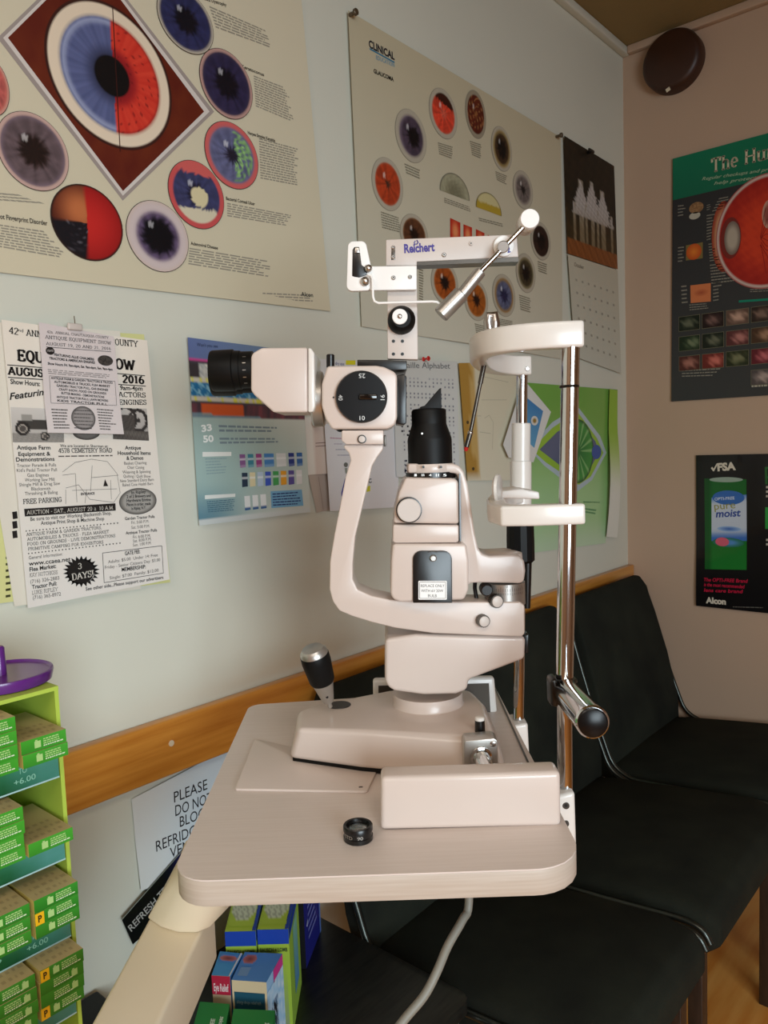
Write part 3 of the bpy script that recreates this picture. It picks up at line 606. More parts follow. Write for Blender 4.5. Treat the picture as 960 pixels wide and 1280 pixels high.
S.text("Won't you see", (244, 433), (270, 435), 4, (40, 44, 70), 2); S.text('ASK', (259, 446), (272, 448), 7, (230, 230, 240), 2, bold=.03)
S.text('33', (250, 540), (263, 538), 8, (236, 242, 240), 2, bold=.04); S.text('50', (252, 553), (265, 552), 8, (236, 242, 240), 2, bold=.04)
S.lines([(271, 530), (345, 533), (346, 541), (272, 541)], 2, (120, 140, 150), 1); S.lines([(272, 546), (352, 547), (352, 554), (273, 556)], 2, (120, 140, 150), 2)
S.rect([(251, 565), (287, 565), (287, 570), (251, 571)], (230, 234, 230), 1, 2); S.rect([(254, 619), (292, 617), (292, 621), (254, 624)], (230, 234, 230), 1, 2)
S.lines([(254, 572), (284, 571), (284, 592), (256, 594)], 6, (136, 160, 166), 3, 2, .3, .4); S.lines([(256, 626), (292, 623), (293, 638), (258, 641)], 6, (70, 110, 130), 4, 2, .4)
bc = [(130, 90, 140), (60, 130, 150), (150, 70, 130), (70, 130, 190), (210, 214, 214), (40, 60, 130), (50, 100, 160)]
x = 297
for i, c in enumerate(bc):
    w = 7 if i not in (3, 4) else 12; y0 = 568 - i * .35; S.grid([(x, y0), (x + w, y0), (x + w + 1, y0 + 16), (x + 1, y0 + 17)], lambda u, v, c=c: mix(c, (236, 240, 240), .75 if .3 < v < .45 else (.3 if v > .85 else 0)), 3, 8, 2); x += w + 3.2
x = 300
for i, c in enumerate([(40, 60, 80), (220, 210, 170), (180, 200, 220), (60, 90, 190), (70, 160, 90), (226, 160, 50), (90, 80, 150), (220, 220, 220)]):
    y0 = 591 - i * .5; w = 7; S.grid([(x, y0), (x + w, y0), (x + w + .5, y0 + 17), (x + .5, y0 + 18)], lambda u, v, c=c: mix(c, (236, 240, 240), .8 if .25 < v < .5 else 0), 3, 8, 2); x += 9.7
x = 303
for i in range(3):
    S.grid([(x, 620 - i), (x + 7, 619.5 - i), (x + 8, 637 - i), (x + 1, 638 - i)], lambda u, v: mix((230, 234, 234), (60, 100, 150), 1 if v > .85 else (.6 if .25 < v < .35 else 0)), 3, 8, 2); x += 10
S.rect([(336, 614), (375, 612), (377, 632), (337, 635)], (116, 170, 204), 2, 3); S.lines([(338, 616), (373, 613.5), (375, 631), (339, 633)], 5, (30, 50, 110), 5, 3, .4)
S.done('brochure', 'glossy teal eye drop brochure behind the eyepieces', 'brochure')
# ---- papers behind the microscope
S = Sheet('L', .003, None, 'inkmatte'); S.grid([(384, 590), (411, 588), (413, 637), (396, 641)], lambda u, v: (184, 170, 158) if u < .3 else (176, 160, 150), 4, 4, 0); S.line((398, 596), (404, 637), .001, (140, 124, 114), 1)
S.done('paper_sheet', 'narrow grey beige folded paper below the white sheet beside the brochure', 'paper')
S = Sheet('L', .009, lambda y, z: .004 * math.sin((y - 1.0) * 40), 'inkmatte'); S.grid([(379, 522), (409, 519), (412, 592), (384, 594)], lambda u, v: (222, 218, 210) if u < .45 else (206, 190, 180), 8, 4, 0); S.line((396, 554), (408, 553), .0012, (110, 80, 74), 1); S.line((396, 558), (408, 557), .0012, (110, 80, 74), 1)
S.done('paper_sheet', 'small creased white paper pinned between the brochure and the arm', 'paper')
p = onx(392, 529.5, XL + .012); single(MB().cyl(p, p + V((.008, 0, 0)), .003, 'black').cyl(p + V((.008, 0, 0)), p + V((.012, 0, 0)), .006, 'black', ch=.001), 'push_pin', 'small black push pin in the creased white paper', 'push pin')
S = Sheet('L', .006, None, 'inkmatte'); S.grid([(386, 448), (446, 451), (447, 470), (388, 470)], lambda u, v: (214, 214, 214), 6, 3, 0)
S.text('dry eye', (419, 456), (430, 457), 4, (90, 100, 150), 2); S.rect([(432, 450.5), (444, 450.5), (444, 456), (432, 456)], (214, 208, 40), 2, 2)
S.done('paper_note', 'narrow white note with a yellow mark just above the magnification drum', 'note')
S = Sheet('L', .012, lambda y, z: .003, 'inkmatte'); S.grid([(404, 530), (498, 530), (496, 634), (411, 639)], lambda u, v: mix((216, 218, 222), (222, 220, 222), v), 8, 8, 0)
S.lines([(411, 546), (430, 547), (430, 550), (411, 549)], 1, (190, 150, 170), 1); S.lines([(416, 554), (428, 554), (428, 556), (416, 556)], 1, (170, 160, 180), 2); S.lines([(418, 561), (434, 561), (434, 563), (418, 563)], 1, (150, 150, 170), 3); S.lines([(420, 568), (437, 568), (437, 570), (420, 570)], 1, (150, 150, 170), 4)
S.disc(430.5, 581, 2.6, 3, lambda r, a, x, y: (110, 112, 106), 2, 14, 2); S.rect([(429, 585), (432.5, 585), (432, 592), (430, 592)], (150, 156, 146), 2, 2); S.poly([(429.5, 598), (433, 598), (429, 614), (425, 621), (425, 615)], (70, 70, 160), 2)
S.text('C', (459, 604), (463, 603), 5, (60, 60, 66), 2, bold=.03); S.rect([(456, 608), (461, 607), (461, 614), (456, 615)], (208, 208, 60), 2, 2)
S.done('paper_sheet', 'white printed sheet with a tiny blue figure behind the curved arm', 'paper')
S = Sheet('L', .015, lambda y, z: .003, 'inkmatte'); AQ = [(489, 449), (570, 452), (573, 600), (494, 596)]
S.grid(AQ, lambda u, v: mix((200, 200, 194), (210, 214, 214), v), 8, 10, 0)
S.text('Braille Alphabet', (497, 460), (561, 461), 7.5, (110, 110, 112), 2, bold=.0)
Rn = random.Random(3)
for j in range(26):
    for i in range(14):
        if j in (3, 6, 9, 13, 16, 20) or Rn.random() < .18: continue
        u, v = .13 + i * .06, .15 + j * .032; qq = quad_at(AQ, u, v, u + .02, v + .016); S.poly(qq, (132, 134, 142) if j % 3 else (168, 168, 172), 2)
for (x, y) in [(500, 533), (507, 533), (513, 533), (500, 539), (509, 539), (514, 538), (507, 544), (505, 576), (505, 582)]: S.poly([(x, y - 1.2), (x + 2, y - 1.2), (x + 2, y + 1.2), (x, y + 1.2)], (40, 42, 56), 2)
S.text('M', (504, 590), (508.5, 590), 3.5, (30, 34, 60), 2, bold=.04)
S.done('paper_sheet', 'white braille alphabet chart covered in rows of small dots', 'paper')
p = onx(529, 449, XL + .018); q = onx(536, 448, XL + .034); single(MB().cyl(p, q, .0022, 'red').cyl(p + (q - p) * .9, q, .005, 'red', ch=.001).cyl(p, p + (q - p) * .15, .0045, 'red', ch=.001), 'push_pin', 'red push pin above the braille alphabet chart', 'push pin')
def folder(u, v):
    c = mix((206, 198, 172), (214, 208, 186), v)
    if u < .22 - .0 * v and v < .98:
        c = (168, 128, 56) if u < .17 - .13 * abs(v - .1) or (v > .6 and u < (v - .5) * .5) else (190, 158, 96)
    return c
S = Sheet('L', .004, lambda y, z: .003, 'inkmatte'); S.grid([(572, 454), (648, 452), (648, 600), (583, 601)], folder, 24, 12, 0)
for a, b in [((598, 470), (634, 478)), ((600, 500), (632, 500)), ((590, 520), (600, 520)), ((604, 523), (610, 519)), ((610, 519), (615, 528)), ((615, 528), (614, 562)), ((598, 540), (612, 542))]: S.line(a, b, .0012, (176, 170, 148), 1)
for x, y in [(583, 528), (590, 586)]: S.disc(x, y, 1.6, 2.2, lambda r, a, x, y: (80, 64, 40), 1, 10, 2)
S.done('paper_sheet', 'yellowed drawing sheet with a brown left edge left of the white sleeve', 'paper')
S = Sheet('L', .016, lambda y, z: .004, 'inkgloss')
S.poly([(656, 478), (687, 515), (665, 578), (634, 572), (627, 556), (648, 490)], (222, 222, 218), 0)
S.grid([(655, 496), (677, 514), (666, 560), (640, 536)], lambda u, v: mix((66, 130, 186), (90, 160, 200), v) if not (u < .35 and v > .6) else (70, 150, 80), 8, 8, 1)
S.disc(666, 526, 4.5, 6, lambda r, a, x, y: (216, 214, 208) if r > .4 else (150, 120, 40), 3, 16, 3)
S.done('greeting_card', 'white edged card with a blue picture behind the headrest post', 'card')
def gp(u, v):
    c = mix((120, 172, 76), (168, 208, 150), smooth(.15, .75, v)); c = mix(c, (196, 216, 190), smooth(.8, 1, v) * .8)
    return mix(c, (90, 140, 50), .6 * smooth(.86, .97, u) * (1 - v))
S = Sheet('L', .004, None, 'inkgloss'); GQ = [(655, 478), (772, 487), (757, 679), (650, 693)]
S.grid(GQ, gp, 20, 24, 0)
eye1 = [(664, 562), (690, 535), (721, 514), (746, 548), (754, 566), (738, 596), (723, 606), (700, 590), (682, 578)]
S.poly([(660, 560), (690, 528), (722, 508), (750, 545), (758, 566), (740, 600), (722, 614), (698, 596), (680, 582)], (178, 196, 206), 1)
S.poly(eye1, (150, 192, 60), 2); S.poly([(674, 562), (696, 540), (722, 524), (744, 552), (748, 566), (736, 588), (722, 600), (700, 582)], (90, 100, 130), 3)
def lemon(r, a, x, y):
    c = mix((20, 110, 50), (60, 150, 60), r); k = (a * 8 / math.pi) % 1
    if k < .12 and r > .2: c = (140, 190, 120)
    if x < 0 and y > .1: c = mix(c, (40, 90, 150), .6)
    return mix(c, (20, 60, 40), smooth(.9, 1, r))
S.disc(722, 564, 20, 40, lemon, 8, 64, 4); S.disc(745, 565, 6, 9, lambda r, a, x, y: (50, 84, 160), 2, 16, 5)
S.lines([(729, 626), (750, 627), (750, 629), (729, 629)], 1, (70, 130, 80), 3, 2); S.lines([(729, 634), (746, 636), (744, 644), (729, 641)], 2, (90, 150, 100), 4, 2)
S.done('wall_poster', 'light green poster with a stylised lime slice eye behind the chrome post')
S = Sheet('L', .010, lambda y, z: .010 * math.sin(max(0, min(1, (z - .93) / .34)) * 3.14), 'inkmatte'); S.grid([(762, 486), (772, 488), (771, 672), (757, 671)], lambda u, v: mix((150, 186, 70), (224, 222, 210), smooth(.25, .7, v)), 4, 14, 0)
S.done('paper_sheet', 'curled narrow sheet hanging at the right edge of the green poster', 'paper')
# ---- sign under the rail + dark brochure
S = Sheet('L', .003, lambda y, z: .001 + .004 * smooth(.69, .6, z), 'inkmatte')
S.grid([(164, 999), (342, 905), (345, 1055), (174, 1112)], lambda u, v: mix((218, 220, 218), (200, 214, 224), smooth(0, .5, u)), 10, 10, 0)
for t, a, b, h in [('PLEASE', (217, 1003), (258.5, 986), 13.5), ('DO NOT', (218.5, 1020), (264, 1002), 13.5), ('BLOCK', (224, 1033.5), (263, 1018), 13), ('REFRIDGERATOR', (194, 1064), (290, 1022), 13), ('VENT', (211, 1072), (244, 1057), 13)]:
    S.text(t, a, b, h, (36, 36, 40), 2)
S.done('paper_sign', 'white paper sign asking not to block the vent below the oak rail', 'sign')
S = Sheet('L', .008, lambda y, z: .002, 'inkgloss')
def nv(u, v): return mix((12, 12, 16), (30, 34, 96), smooth(.5, .9, u))
S.grid([(151, 1148), (246, 1040), (262, 1096), (165, 1180)], nv, 8, 4, 0); S.line((151, 1149), (246, 1041), .0012, (150, 156, 146), 1)
S.text('REFRESH TEARS', (163, 1164), (222, 1098), 10, (170, 168, 164), 2, bold=.01)
S.done('brochure', 'dark tilted eye drop brochure tucked under the white sign', 'brochure')
# ================================================================ FAR WALL
c = ony(844.5, 80, YF); rr_ = abs(ony(881, 70, YF).x - ony(808, 90, YF).x) / 2
d = MB().lathe(c - V((0, .045, 0)), V((0, 1, 0)), [(0, rr_ * .82), (.004, rr_ * .93), (.014, rr_), (.045, rr_)], 'brown', 56)
tg = ony(835, 112, YF - .046); d.box(tg, .012, .001, .010, 'cream', 0, (V((.92, 0, .38)), V((0, 1, 0)), V((-.38, 0, .92))))
single(d, 'wall_disc', 'dark brown round disc mounted high on the far wall near the ceiling', 'wall disc')
# human eye poster
S = Sheet('F', .004, lambda x, z: .003)
xl = (S.uv(844.5, 198)[0] + S.uv(840, 502)[0]) / 2; zt = S.uv(844.5, 198)[1]; zb = S.uv(840, 502)[1]; xr = xl + .50
QF = [(xl, zt), (xr, zt), (xr, zb), (xl - .008, zb)]
zg = S.uv(844.5, 250)[1]
def hp(u, v): return mix((44, 44, 46), (58, 60, 60), v)
S.grid(QF, hp, 10, 16, 0, True)
S.grid([(xl, zt), (xr, zt), (xr, zg), (xl, zg)], lambda u, v: mix((12, 118, 84), (16, 104, 76), v), 6, 4, 1, True)
S.text('The Human Eye', (889.5, 216.5), (1046, 178), 17, (206, 196, 168), 3, font='slab', wx=.13, wy=.04, serif=.12)
S.text('Regular checkups and proper eye care', (878, 226), (1010, 207), 4, (170, 190, 160), 2, shear=.3); S.text('help protect your vision', (893, 231.5), (1000, 216), 4, (170, 190, 160), 2, shear=.3)
ce = (962, 291)
S.disc(959, 289, 66, 72, lambda r, a, x, y: (150, 30, 26) if r > .97 else (206, 190, 180) if r > .93 else mix((206, 60, 30), (150, 24, 20), smooth(.3, .95, r) * .8 + .2 * noise(x * 2, y * 2)), 24, 90, 3)
S.disc(905, 296, 15, 44, lambda r, a, x, y: mix((196, 150, 110), (150, 60, 40), smooth(.6, .95, r)) if x < .1 else (130, 40, 34), 6, 40, 2)
S.disc(914, 298, 13, 26, lambda r, a, x, y: (120, 40, 34), 3, 30, 4)
S.disc(916, 298, 10, 21, lambda r, a, x, y: mix((178, 166, 150), (120, 106, 96), smooth(.5, 1, r)), 8, 36, 5)
S.disc(962, 268, 9, 18, lambda r, a, x, y: mix((150, 80, 70), (196, 150, 130), smooth(.5, .95, r)), 6, 30, 4)
for k in range(9):
    a0 = -1.2 + k * .3; pts = [(950 + 22 * t * math.cos(a0) * 1.0, 300 + 42 * t * math.sin(a0) + 3 * math.sin(t * 6 + k)) for t in (.1, .4, .7, 1.0)]
    for a_, b_ in zip(pts, pts[1:]): S.line(a_, b_, .0014, (140, 20, 16), 4)
S.disc(871, 260, 9, 7, lambda r, a, x, y: mix((176, 140, 96), (110, 76, 50), dk(x, y)), 4, 24, 3); S.disc(869, 270, 7, 4.5, lambda r, a, x, y: (180, 176, 160), 3, 20, 3)
S.rect([(858, 307), (879, 303), (879, 323), (858, 326)], (120, 106, 60), 2, 2); S.disc(868, 315, 9.5, 10, lambda r, a, x, y: mix((222, 130, 44), (190, 80, 30), r), 6, 30, 4)
S.rect([(863.5, 357), (889, 354), (889, 377), (864, 379)], (206, 120, 74), 2, 2); S.disc(877, 366, 10, 5, lambda r, a, x, y: mix((166, 80, 50), (206, 120, 74), r), 4, 24, 4)
Rr = random.Random(8)
for q, n in [([(900, 247), (915, 244), (905, 262), (890, 266)], 5), ([(884, 268), (896, 266), (890, 300), (884, 302)], 9), ([(886, 304), (892, 303), (900, 326), (888, 328)], 7), ([(888, 330), (904, 328), (924, 352), (890, 356)], 7), ([(848, 256), (858, 255), (858, 270), (848, 272)], 4), ([(848, 308), (856, 307), (856, 328), (848, 329)], 5), ([(852, 356), (861, 355), (861, 380), (853, 381)], 5), ([(862, 380), (890, 378), (890, 386), (863, 389)], 3), ([(892, 352), (903, 350), (903, 376), (892, 378)], 6), ([(853, 462), (902, 459), (896, 471), (853, 472)], 3), ([(938, 361), (985, 358), (985, 364), (938, 366)], 2), ([(884, 256), (890, 254), (890, 262), (884, 264)], 3)]:
    S.lines(q, n, (140, 136, 124), Rr.randrange(99), 2, .35, .4)
S.line((924, 377), (1010, 371), .006, (10, 130, 104), 2)
cols = [(14, 40, 20), (40, 14, 16), (170, 130, 110), (60, 40, 32), (70, 50, 44), (90, 70, 60)], [(30, 70, 34), (20, 44, 24), (150, 70, 70), (120, 80, 50), (60, 40, 40), (120, 60, 50)], [(130, 60, 50), (190, 60, 50), (50, 70, 30), (170, 40, 60), (196, 70, 70), (70, 60, 50)], [None, None, None, (140, 130, 130), (60, 50, 46), (90, 80, 80)]
for r, row in enumerate(cols):
    for c_, col in enumerate(row):
        if not col: continue
        x0 = xl + .016 + c_ * .0655; z0 = S.uv(856, 396)[1] - r * .0565
        S.poly([(x0 - .001, z0 + .001), (x0 + .059, z0 + .001), (x0 + .059, z0 - .041), (x0 - .001, z0 - .041)], (120, 116, 90), 2, True)
        ca, cb = Rr.random(), Rr.random()
        S.grid([(x0, z0), (x0 + .058, z0), (x0 + .058, z0 - .04), (x0, z0 - .04)], lambda u, v, col=col, ca=ca: mix(mix((20, 16, 14), col, .5), mix(col, (230, 200, 180), .4), smooth(.5, .1, math.hypot((u - .3 - .4 * ca), v - .5) + .15 * noise(u * 3 + ca * 9, v * 3))), 8, 6, 3, True)
S.lines([(940, 481), (990, 478), (990, 482), (940, 485)], 1, (170, 166, 150), 4, 2)
S.done('wall_poster', 'dark poster of the human eye with a green header on the far wall')
S = Sheet('F', .004, lambda x, z: .003 + .004 * smooth(.95, .8, z), 'inkgloss')
xl = S.uv(870.5, 569)[0]; zt = S.uv(870.5, 569)[1]; zb = S.uv(874, 757)[1]; xr = xl + .42
S.grid([(xl, zt), (xr, zt), (xr, zb), (xl, zb)], lambda u, v: (16, 15, 17), 8, 8, 0, True)
S.text('FSA', (897.5, 588.5), (920.5, 586.8), 9, (214, 206, 190), 2, bold=.05)
S.poly([(889, 585), (891, 583.5), (892.5, 586), (896.5, 579), (897.5, 580.5), (893, 589), (892, 589)], (214, 206, 190), 2)
S.grid([(881, 598), (933.5, 599), (934, 712), (882, 711)], lambda u, v: mix((16, 96, 34), (26, 120, 44), v) if u > .18 else mix((10, 76, 26), (16, 90, 34), v), 10, 10, 2)
S.disc(908, 599.5, 21, 3.2, lambda r, a, x, y: (150, 170, 156), 2, 30, 3)
S.grid([(890, 622), (933.6, 618), (934, 676), (890, 676)], lambda u, v: mix((196, 206, 222), (60, 110, 190), smooth(.55, .95, abs(v - .45) * 1.9)), 8, 14, 3)
S.disc(911, 622, 20, 9, lambda r, a, x, y: (50, 104, 180), 3, 30, 4); S.disc(911, 678, 20, 6, lambda r, a, x, y: mix((30, 110, 70), (80, 140, 200), smooth(1, .3, r)), 3, 30, 4)
S.text('OPTI-FREE', (894, 625.5), (919, 624), 3.5, (200, 214, 236), 5, bold=.02)
S.text('pure', (894, 637), (920, 635), 9, (150, 148, 60), 5); S.text('moist', (895.5, 646.5), (927, 645), 9, (40, 70, 150), 5, bold=.02, shear=.2)
S.disc(912, 661, 15, 3.5, lambda r, a, x, y: mix((60, 100, 180), (160, 190, 226), r), 3, 30, 5); S.disc(903.5, 677, 8.5, 5.5, lambda r, a, x, y: (214, 96, 120), 3, 24, 6)
for t, a, b in [('The OPTI-FREE Brand', (881, 726), (936, 728)), ('is the most recommended', (881, 732), (932, 735)), ('lens care brand', (881, 739), (930, 741))]: S.text(t, a, b, 4.2, (196, 30, 66), 2, bold=.02, shear=.2)
S.text('Alcon', (883.5, 753), (908.5, 755), 7, (214, 206, 190), 2, bold=.05)
S.text('pure', (957, 598), (1010, 596), 22, (30, 100, 40), 2); S.lines([(958, 606), (1010, 606), (1010, 622), (958, 623)], 3, (190, 184, 170), 1); S.rect([(957, 634), (1010, 633), (1010, 660), (957, 661)], (40, 150, 60), 2, 2); S.lines([(958, 672), (1010, 672), (1010, 682), (958, 683)], 2, (190, 184, 170), 2); S.lines([(917, 757), (956, 758), (956, 760), (917, 759)], 1, (110, 106, 100), 4)
S.done('wall_poster', 'black contact lens solution poster with a green carton on the far wall')
# ================================================================ INSTRUMENT TABLE
def R_(rpx, Y): return rpx * Y / F_PX
def rpoly(pts, rad, n=7):
    """round the corners of a flat polygon"""
    out = []; k = len(pts)
    for i in range(k):
        p, a, b = pts[i], pts[i - 1], pts[(i + 1) % k]; r = rad[i] if isinstance(rad, (list, tuple)) else rad
        u, v = (a - p).normalized(), (b - p).normalized(); th = u.angle(v); d = min(r / math.tan(th / 2), (a - p).length * .45, (b - p).length * .45); rr = d * math.tan(th / 2)
        c = p + (u + v).normalized() * (rr / math.sin(th / 2)); s0, s1 = p + u * d - c, p + v * d - c
        for j in range(n + 1):
            t = j / n; w = (s0.lerp(s1, t)); out.append(c + w.normalized() * s0.length)
    return out
def txt(mb, t, a, b, h, Y, m, bold=0.0):
    """lettering on a plane facing the camera side of the instrument; baseline pixel a to pixel b, h px tall"""
    A0, B0 = P(a[0], a[1], Y), P(b[0], b[1], Y); vs, fs, W = glyphs(t, bold); e = (B0 - A0) / W; up = V((0, 0, 0)); el = e.normalized(); up = DZ * el.dot(DX) - DX * el.dot(DZ)
    mb.raw([A0 + e * x + up * (y * R_(h, Y)) for x, y in vs], fs, m)
root = V((-.66, .12, 0))
T = thing('instrument_table', 'pale laminate table top with rounded corners under the slit lamp microscope', 'table', root, None, YAW)
oc = [onz(x, y, TZ) for x, y in [(211, 1102), (736, 1084), (620, 861), (312, 881)]]
ol = rpoly(oc, [.034, .045, .012, .02])
mb = MB(); mb.prism([p - DZ * .024 for p in ol], DZ * .0226, 'lamedge', .0012, 2); mb.prism([p - DZ * .0014 for p in ol], DZ * .0014, 'lam')
mb.build('tabletop', T)
ga, gb = onz(614, 850, TZ + .0006), onz(664, 962, TZ + .0006); gd = DX * .0011
MB().prism([ga - gd, gb - gd, gb + gd, ga + gd], DZ * .0006, 'dark').build('edge_groove', T)
pl = rpoly([onz(x, y, TZ) for x, y in [(293, 989), (459, 992), (474, 960), (319, 926)]], .004, 4)
mb = MB().prism(pl, DZ * .003, 'body', .001, 2); q = onz(451, 984, TZ + .003); mb.box(q + DZ * .0003, .004, .002, .0006, 'dark'); mb.build('slide_plate', T)
AZ = .80
aL0, aL1, aR0, aR1 = [onz(x, y, AZ) for x, y in [(224, 1078), (113, 1280), (268, 1130), (198, 1280)]]
eL, eR = aL0 + (aL1 - aL0) * 1.9, aR0 + (aR1 - aR0) * 2.0
dn = DZ * -.056
mb = MB().prism([aL0, eL, eR, aR0], dn, 'cream', .004, 3); mb.build('swing_arm', T)
nk = [onz(x, y, AZ) for x, y in [(184, 1149), (200, 1160), (222, 1167), (246, 1167), (262, 1160), (289, 1132), (296, 1100), (268, 1060), (235, 1052)]]
nt_ = [onz(x, y, .856) for x, y in [(221, 1084), (228, 1094), (240, 1101), (258, 1104), (276, 1104), (296, 1098), (300, 1080), (280, 1040), (232, 1050)]]
MB().loft([nk, nt_], 'cream', .003, 2, 50).build('neck', T)
ce = (eL + eR) / 2; ce = V((ce.x, ce.y, 0))
MB().cyl(ce + DZ * .03, ce + DZ * .76, .04, 'cream', ch=.003).build('column', T)
MB().prism(rpoly([ce + DX * a + DY * b for a, b in [(-.2, -.2), (.2, -.2), (.2, .2), (-.2, .2)]], .05), DZ * .035, 'cream', .006).build('floor_base', T)
# near and far rail covers
def cover(px, Y0, Y1, zt_, name):
    pts = [P(x, y, Y0) for x, y in px]
    return MB().prism(pts, DY * (Y1 - Y0), 'body', .005, 4, 50).build(name, T)
cover([(475, 1038.5), (476, 972), (701, 965), (702, 1033.5)], .704, .732, 0, 'rail_cover')
o = MB().pp([(467, 897.5), (466, 850), (618, 847), (622, 895)], 1.022, 1.036, 'bodyW', .004, 3, 50)
o.pp([(473, 892), (473, 857), (611, 854), (613, 890)], 1.0218, 1.0208, 'dark').build('rail_cover', T)
# ================================================================ HEADREST
H = thing('headrest_frame', 'chin and forehead rest on two chromed posts beside the slit lamp', 'headrest', P(703, 1060, .79), None, YAW)
YN, YFp = .785, 1.085
def post(y0, y1, x0, x1, Y, rp): return MB().cyl(P(x0, y0, Y), P(x1, y1, Y), R_(rp, Y), 'chrome', n=40)
pb, pm, pt = P(706.5, 1003, YN), P(705.5, 845, YN), P(713.5, 425, YN)
MB().cyl(pb - DZ * .01, pm, R_(9.6, YN), 'chrome', n=40).build('post', H)
MB().cyl(pm - DZ * .004, pt, R_(11, YN), 'chrome', n=40).build('post', H)
fb, ft = P(648, 915, YFp), P(652.5, 460, YFp)
MB().cyl(fb, ft, R_(7, YFp), 'chrome', n=36).build('post', H)
q = P(711.5, 483, YN); MB().lathe(q - DZ * .0015, DZ, [(0, R_(11.6, YN)), (.0012, R_(12.4, YN)), (.0026, R_(11.6, YN))], 'black').build('marker_ring', H)
# post brackets bolted to the table side
def bracket(px, Y0, Y1, scr):
    b = MB().pp(px, Y0, Y1, 'bodyW', .004, 4, 50).build('post_bracket', H)
    for x, y in scr: MB().cyl(P(x, y, Y0 + .0005), P(x, y, Y0 - .0015), R_(4.4, Y0), 'dark', ch=.0006).cyl(P(x, y, Y0 - .0012), P(x, y, Y0 - .0019), R_(2.2, Y0), 'black', n=6).build('screw', b)
bracket([(692, 1062), (692, 996), (719, 990), (721, 1056), (714, 1063)], .768, .805, [(707.5, 1007), (707, 1029.5)])
bracket([(632, 965), (632, 909), (660, 904), (662, 944), (670, 966)], 1.062, 1.11, [])
# forehead band: U shape in plan, swept at constant height
def upath(px, zr):
    return [onz(x, y, zr) for x, y in px]
zb_ = P(714, 418, YN).z
def atY(px, Y, z):
    # point at depth Y and height z whose column is px
    r = ray(px, 640); p = C0 + r * (Y / r.dot(DY)); p = V((p.x, p.y, z)); return p
def smoothpath(pts, n=5):
    out = []
    for i in range(len(pts) - 1):
        p0, p1, p2, p3 = pts[max(i - 1, 0)], pts[i], pts[i + 1], pts[min(i + 2, len(pts) - 1)]
        for j in range(n):
            t = j / n; out.append(.5 * ((2 * p1) + (p2 - p0) * t + (2 * p0 - 5 * p1 + 4 * p2 - p3) * t * t + (3 * p1 - p0 - 3 * p2 + p3) * t ** 3))
    out.append(pts[-1]); return out
bp = [atY(731, YN, zb_), atY(700, YN, zb_), atY(668, .79, zb_), atY(636, .805, zb_), atY(612, .835, zb_), atY(603, .88, zb_), atY(604, .93, zb_), atY(611, .99, zb_), atY(626, 1.045, zb_), atY(644, 1.075, zb_), atY(665, YFp, zb_)]
MB().sweep(smoothpath(bp), None, .0095, -.0135, .0125, 'bodyW', .003).build('forehead_band', H)
q = P(659, 461, YFp - .012); MB().cyl(q, q - DY * .002, .0028, 'steel', ch=.0005).build('screw', H)
# chin rest: lower U bar, sleeve, cup
zc_ = P(714, 642, YN).z
cp = [atY(729, YN, zc_), atY(700, YN, zc_), atY(665, YN, zc_), atY(634, .79, zc_), atY(622, .83, zc_), atY(620, .9, zc_), atY(626, 1.0, zc_), atY(638, 1.07, zc_), atY(655, YFp, zc_)]
MB().sweep([cp[0], cp[1], cp[2], cp[3], cp[4], cp[5], cp[6], cp[7], cp[8]], None, .0105, -.0105, .0105, 'bodyW', .003).build('chin_rest_bar', H)
# small chin cup + paper pins
yc = .90
cup = MB().pp([(625, 623), (625, 614), (652, 611), (674, 615), (675, 624)], yc, yc + .06, 'white', .002, 3, 50)
cup.build('chin_cup', H)
cc = P(618, 611, .87)
MB().lathe(cc, (DX * .93 - DY * .36).normalized(), [(0, .013), (.003, .0165), (.006, .016), (.0065, .012)], 'bodyW', 36).build('chin_knob', H)
sl0, sl1, sl2 = P(651, 640, YFp), P(651, 576, YFp), P(651.5, 529, YFp)
MB().cyl(sl0, sl1, R_(13.2, YFp), 'bodyW', ch=.001).cyl(sl1 - DZ * .001, sl2, R_(11.6, YFp), 'bodyW', ch=.001).build('height_sleeve', H)
h0, h1 = P(650, 650, YFp - .01), P(651, 703, YFp - .01)
dh = (h1 - h0); L_ = dh.length
MB().lathe(h0, dh, [(0, R_(17, YFp)), (L_ * .5, R_(17.5, YFp)), (L_ * .94, R_(17.5, YFp)), (L_, R_(14, YFp))], 'blackm', 14).cyl(P(659, 695, YFp - .01), P(658.5, 760, YFp - .01), R_(6, YFp), 'black', R_(4.5, YFp)).build('height_handle', H, 20)
# clamp + patient hand grip
ax = (P(741, 903, .665) - P(708, 864, .80)); g0 = P(709, 866, .775); g1 = P(741, 903, .665); gx = (g1 - g0)
GP = MB().lathe(g0, gx, [(-.004, .0132), (.003, .0146), (gx.length * .9, .0146), (gx.length * .93, .0149), (gx.length * .985, .0149), (gx.length, .0136)], 'chrome', 48)
gr = GP.build('hand_grip', H); e_ = g1 + gx.normalized() * .0002
MB().lathe(e_, gx, [(0, .0130), (.0012, .0130), (.0024, .0112)], 'drumblack', 40).build('end_cap', gr)
MB().lathe(P(705, 862, YN) - DZ * .0125, DZ, [(0, .0118), (.002, .0135), (.023, .0135), (.025, .0118)], 'black', 32).pp([(689, 884), (688, 851), (697, 848), (699, 885)], YN - .014, YN + .008, 'black', .003).build('clamp', H)
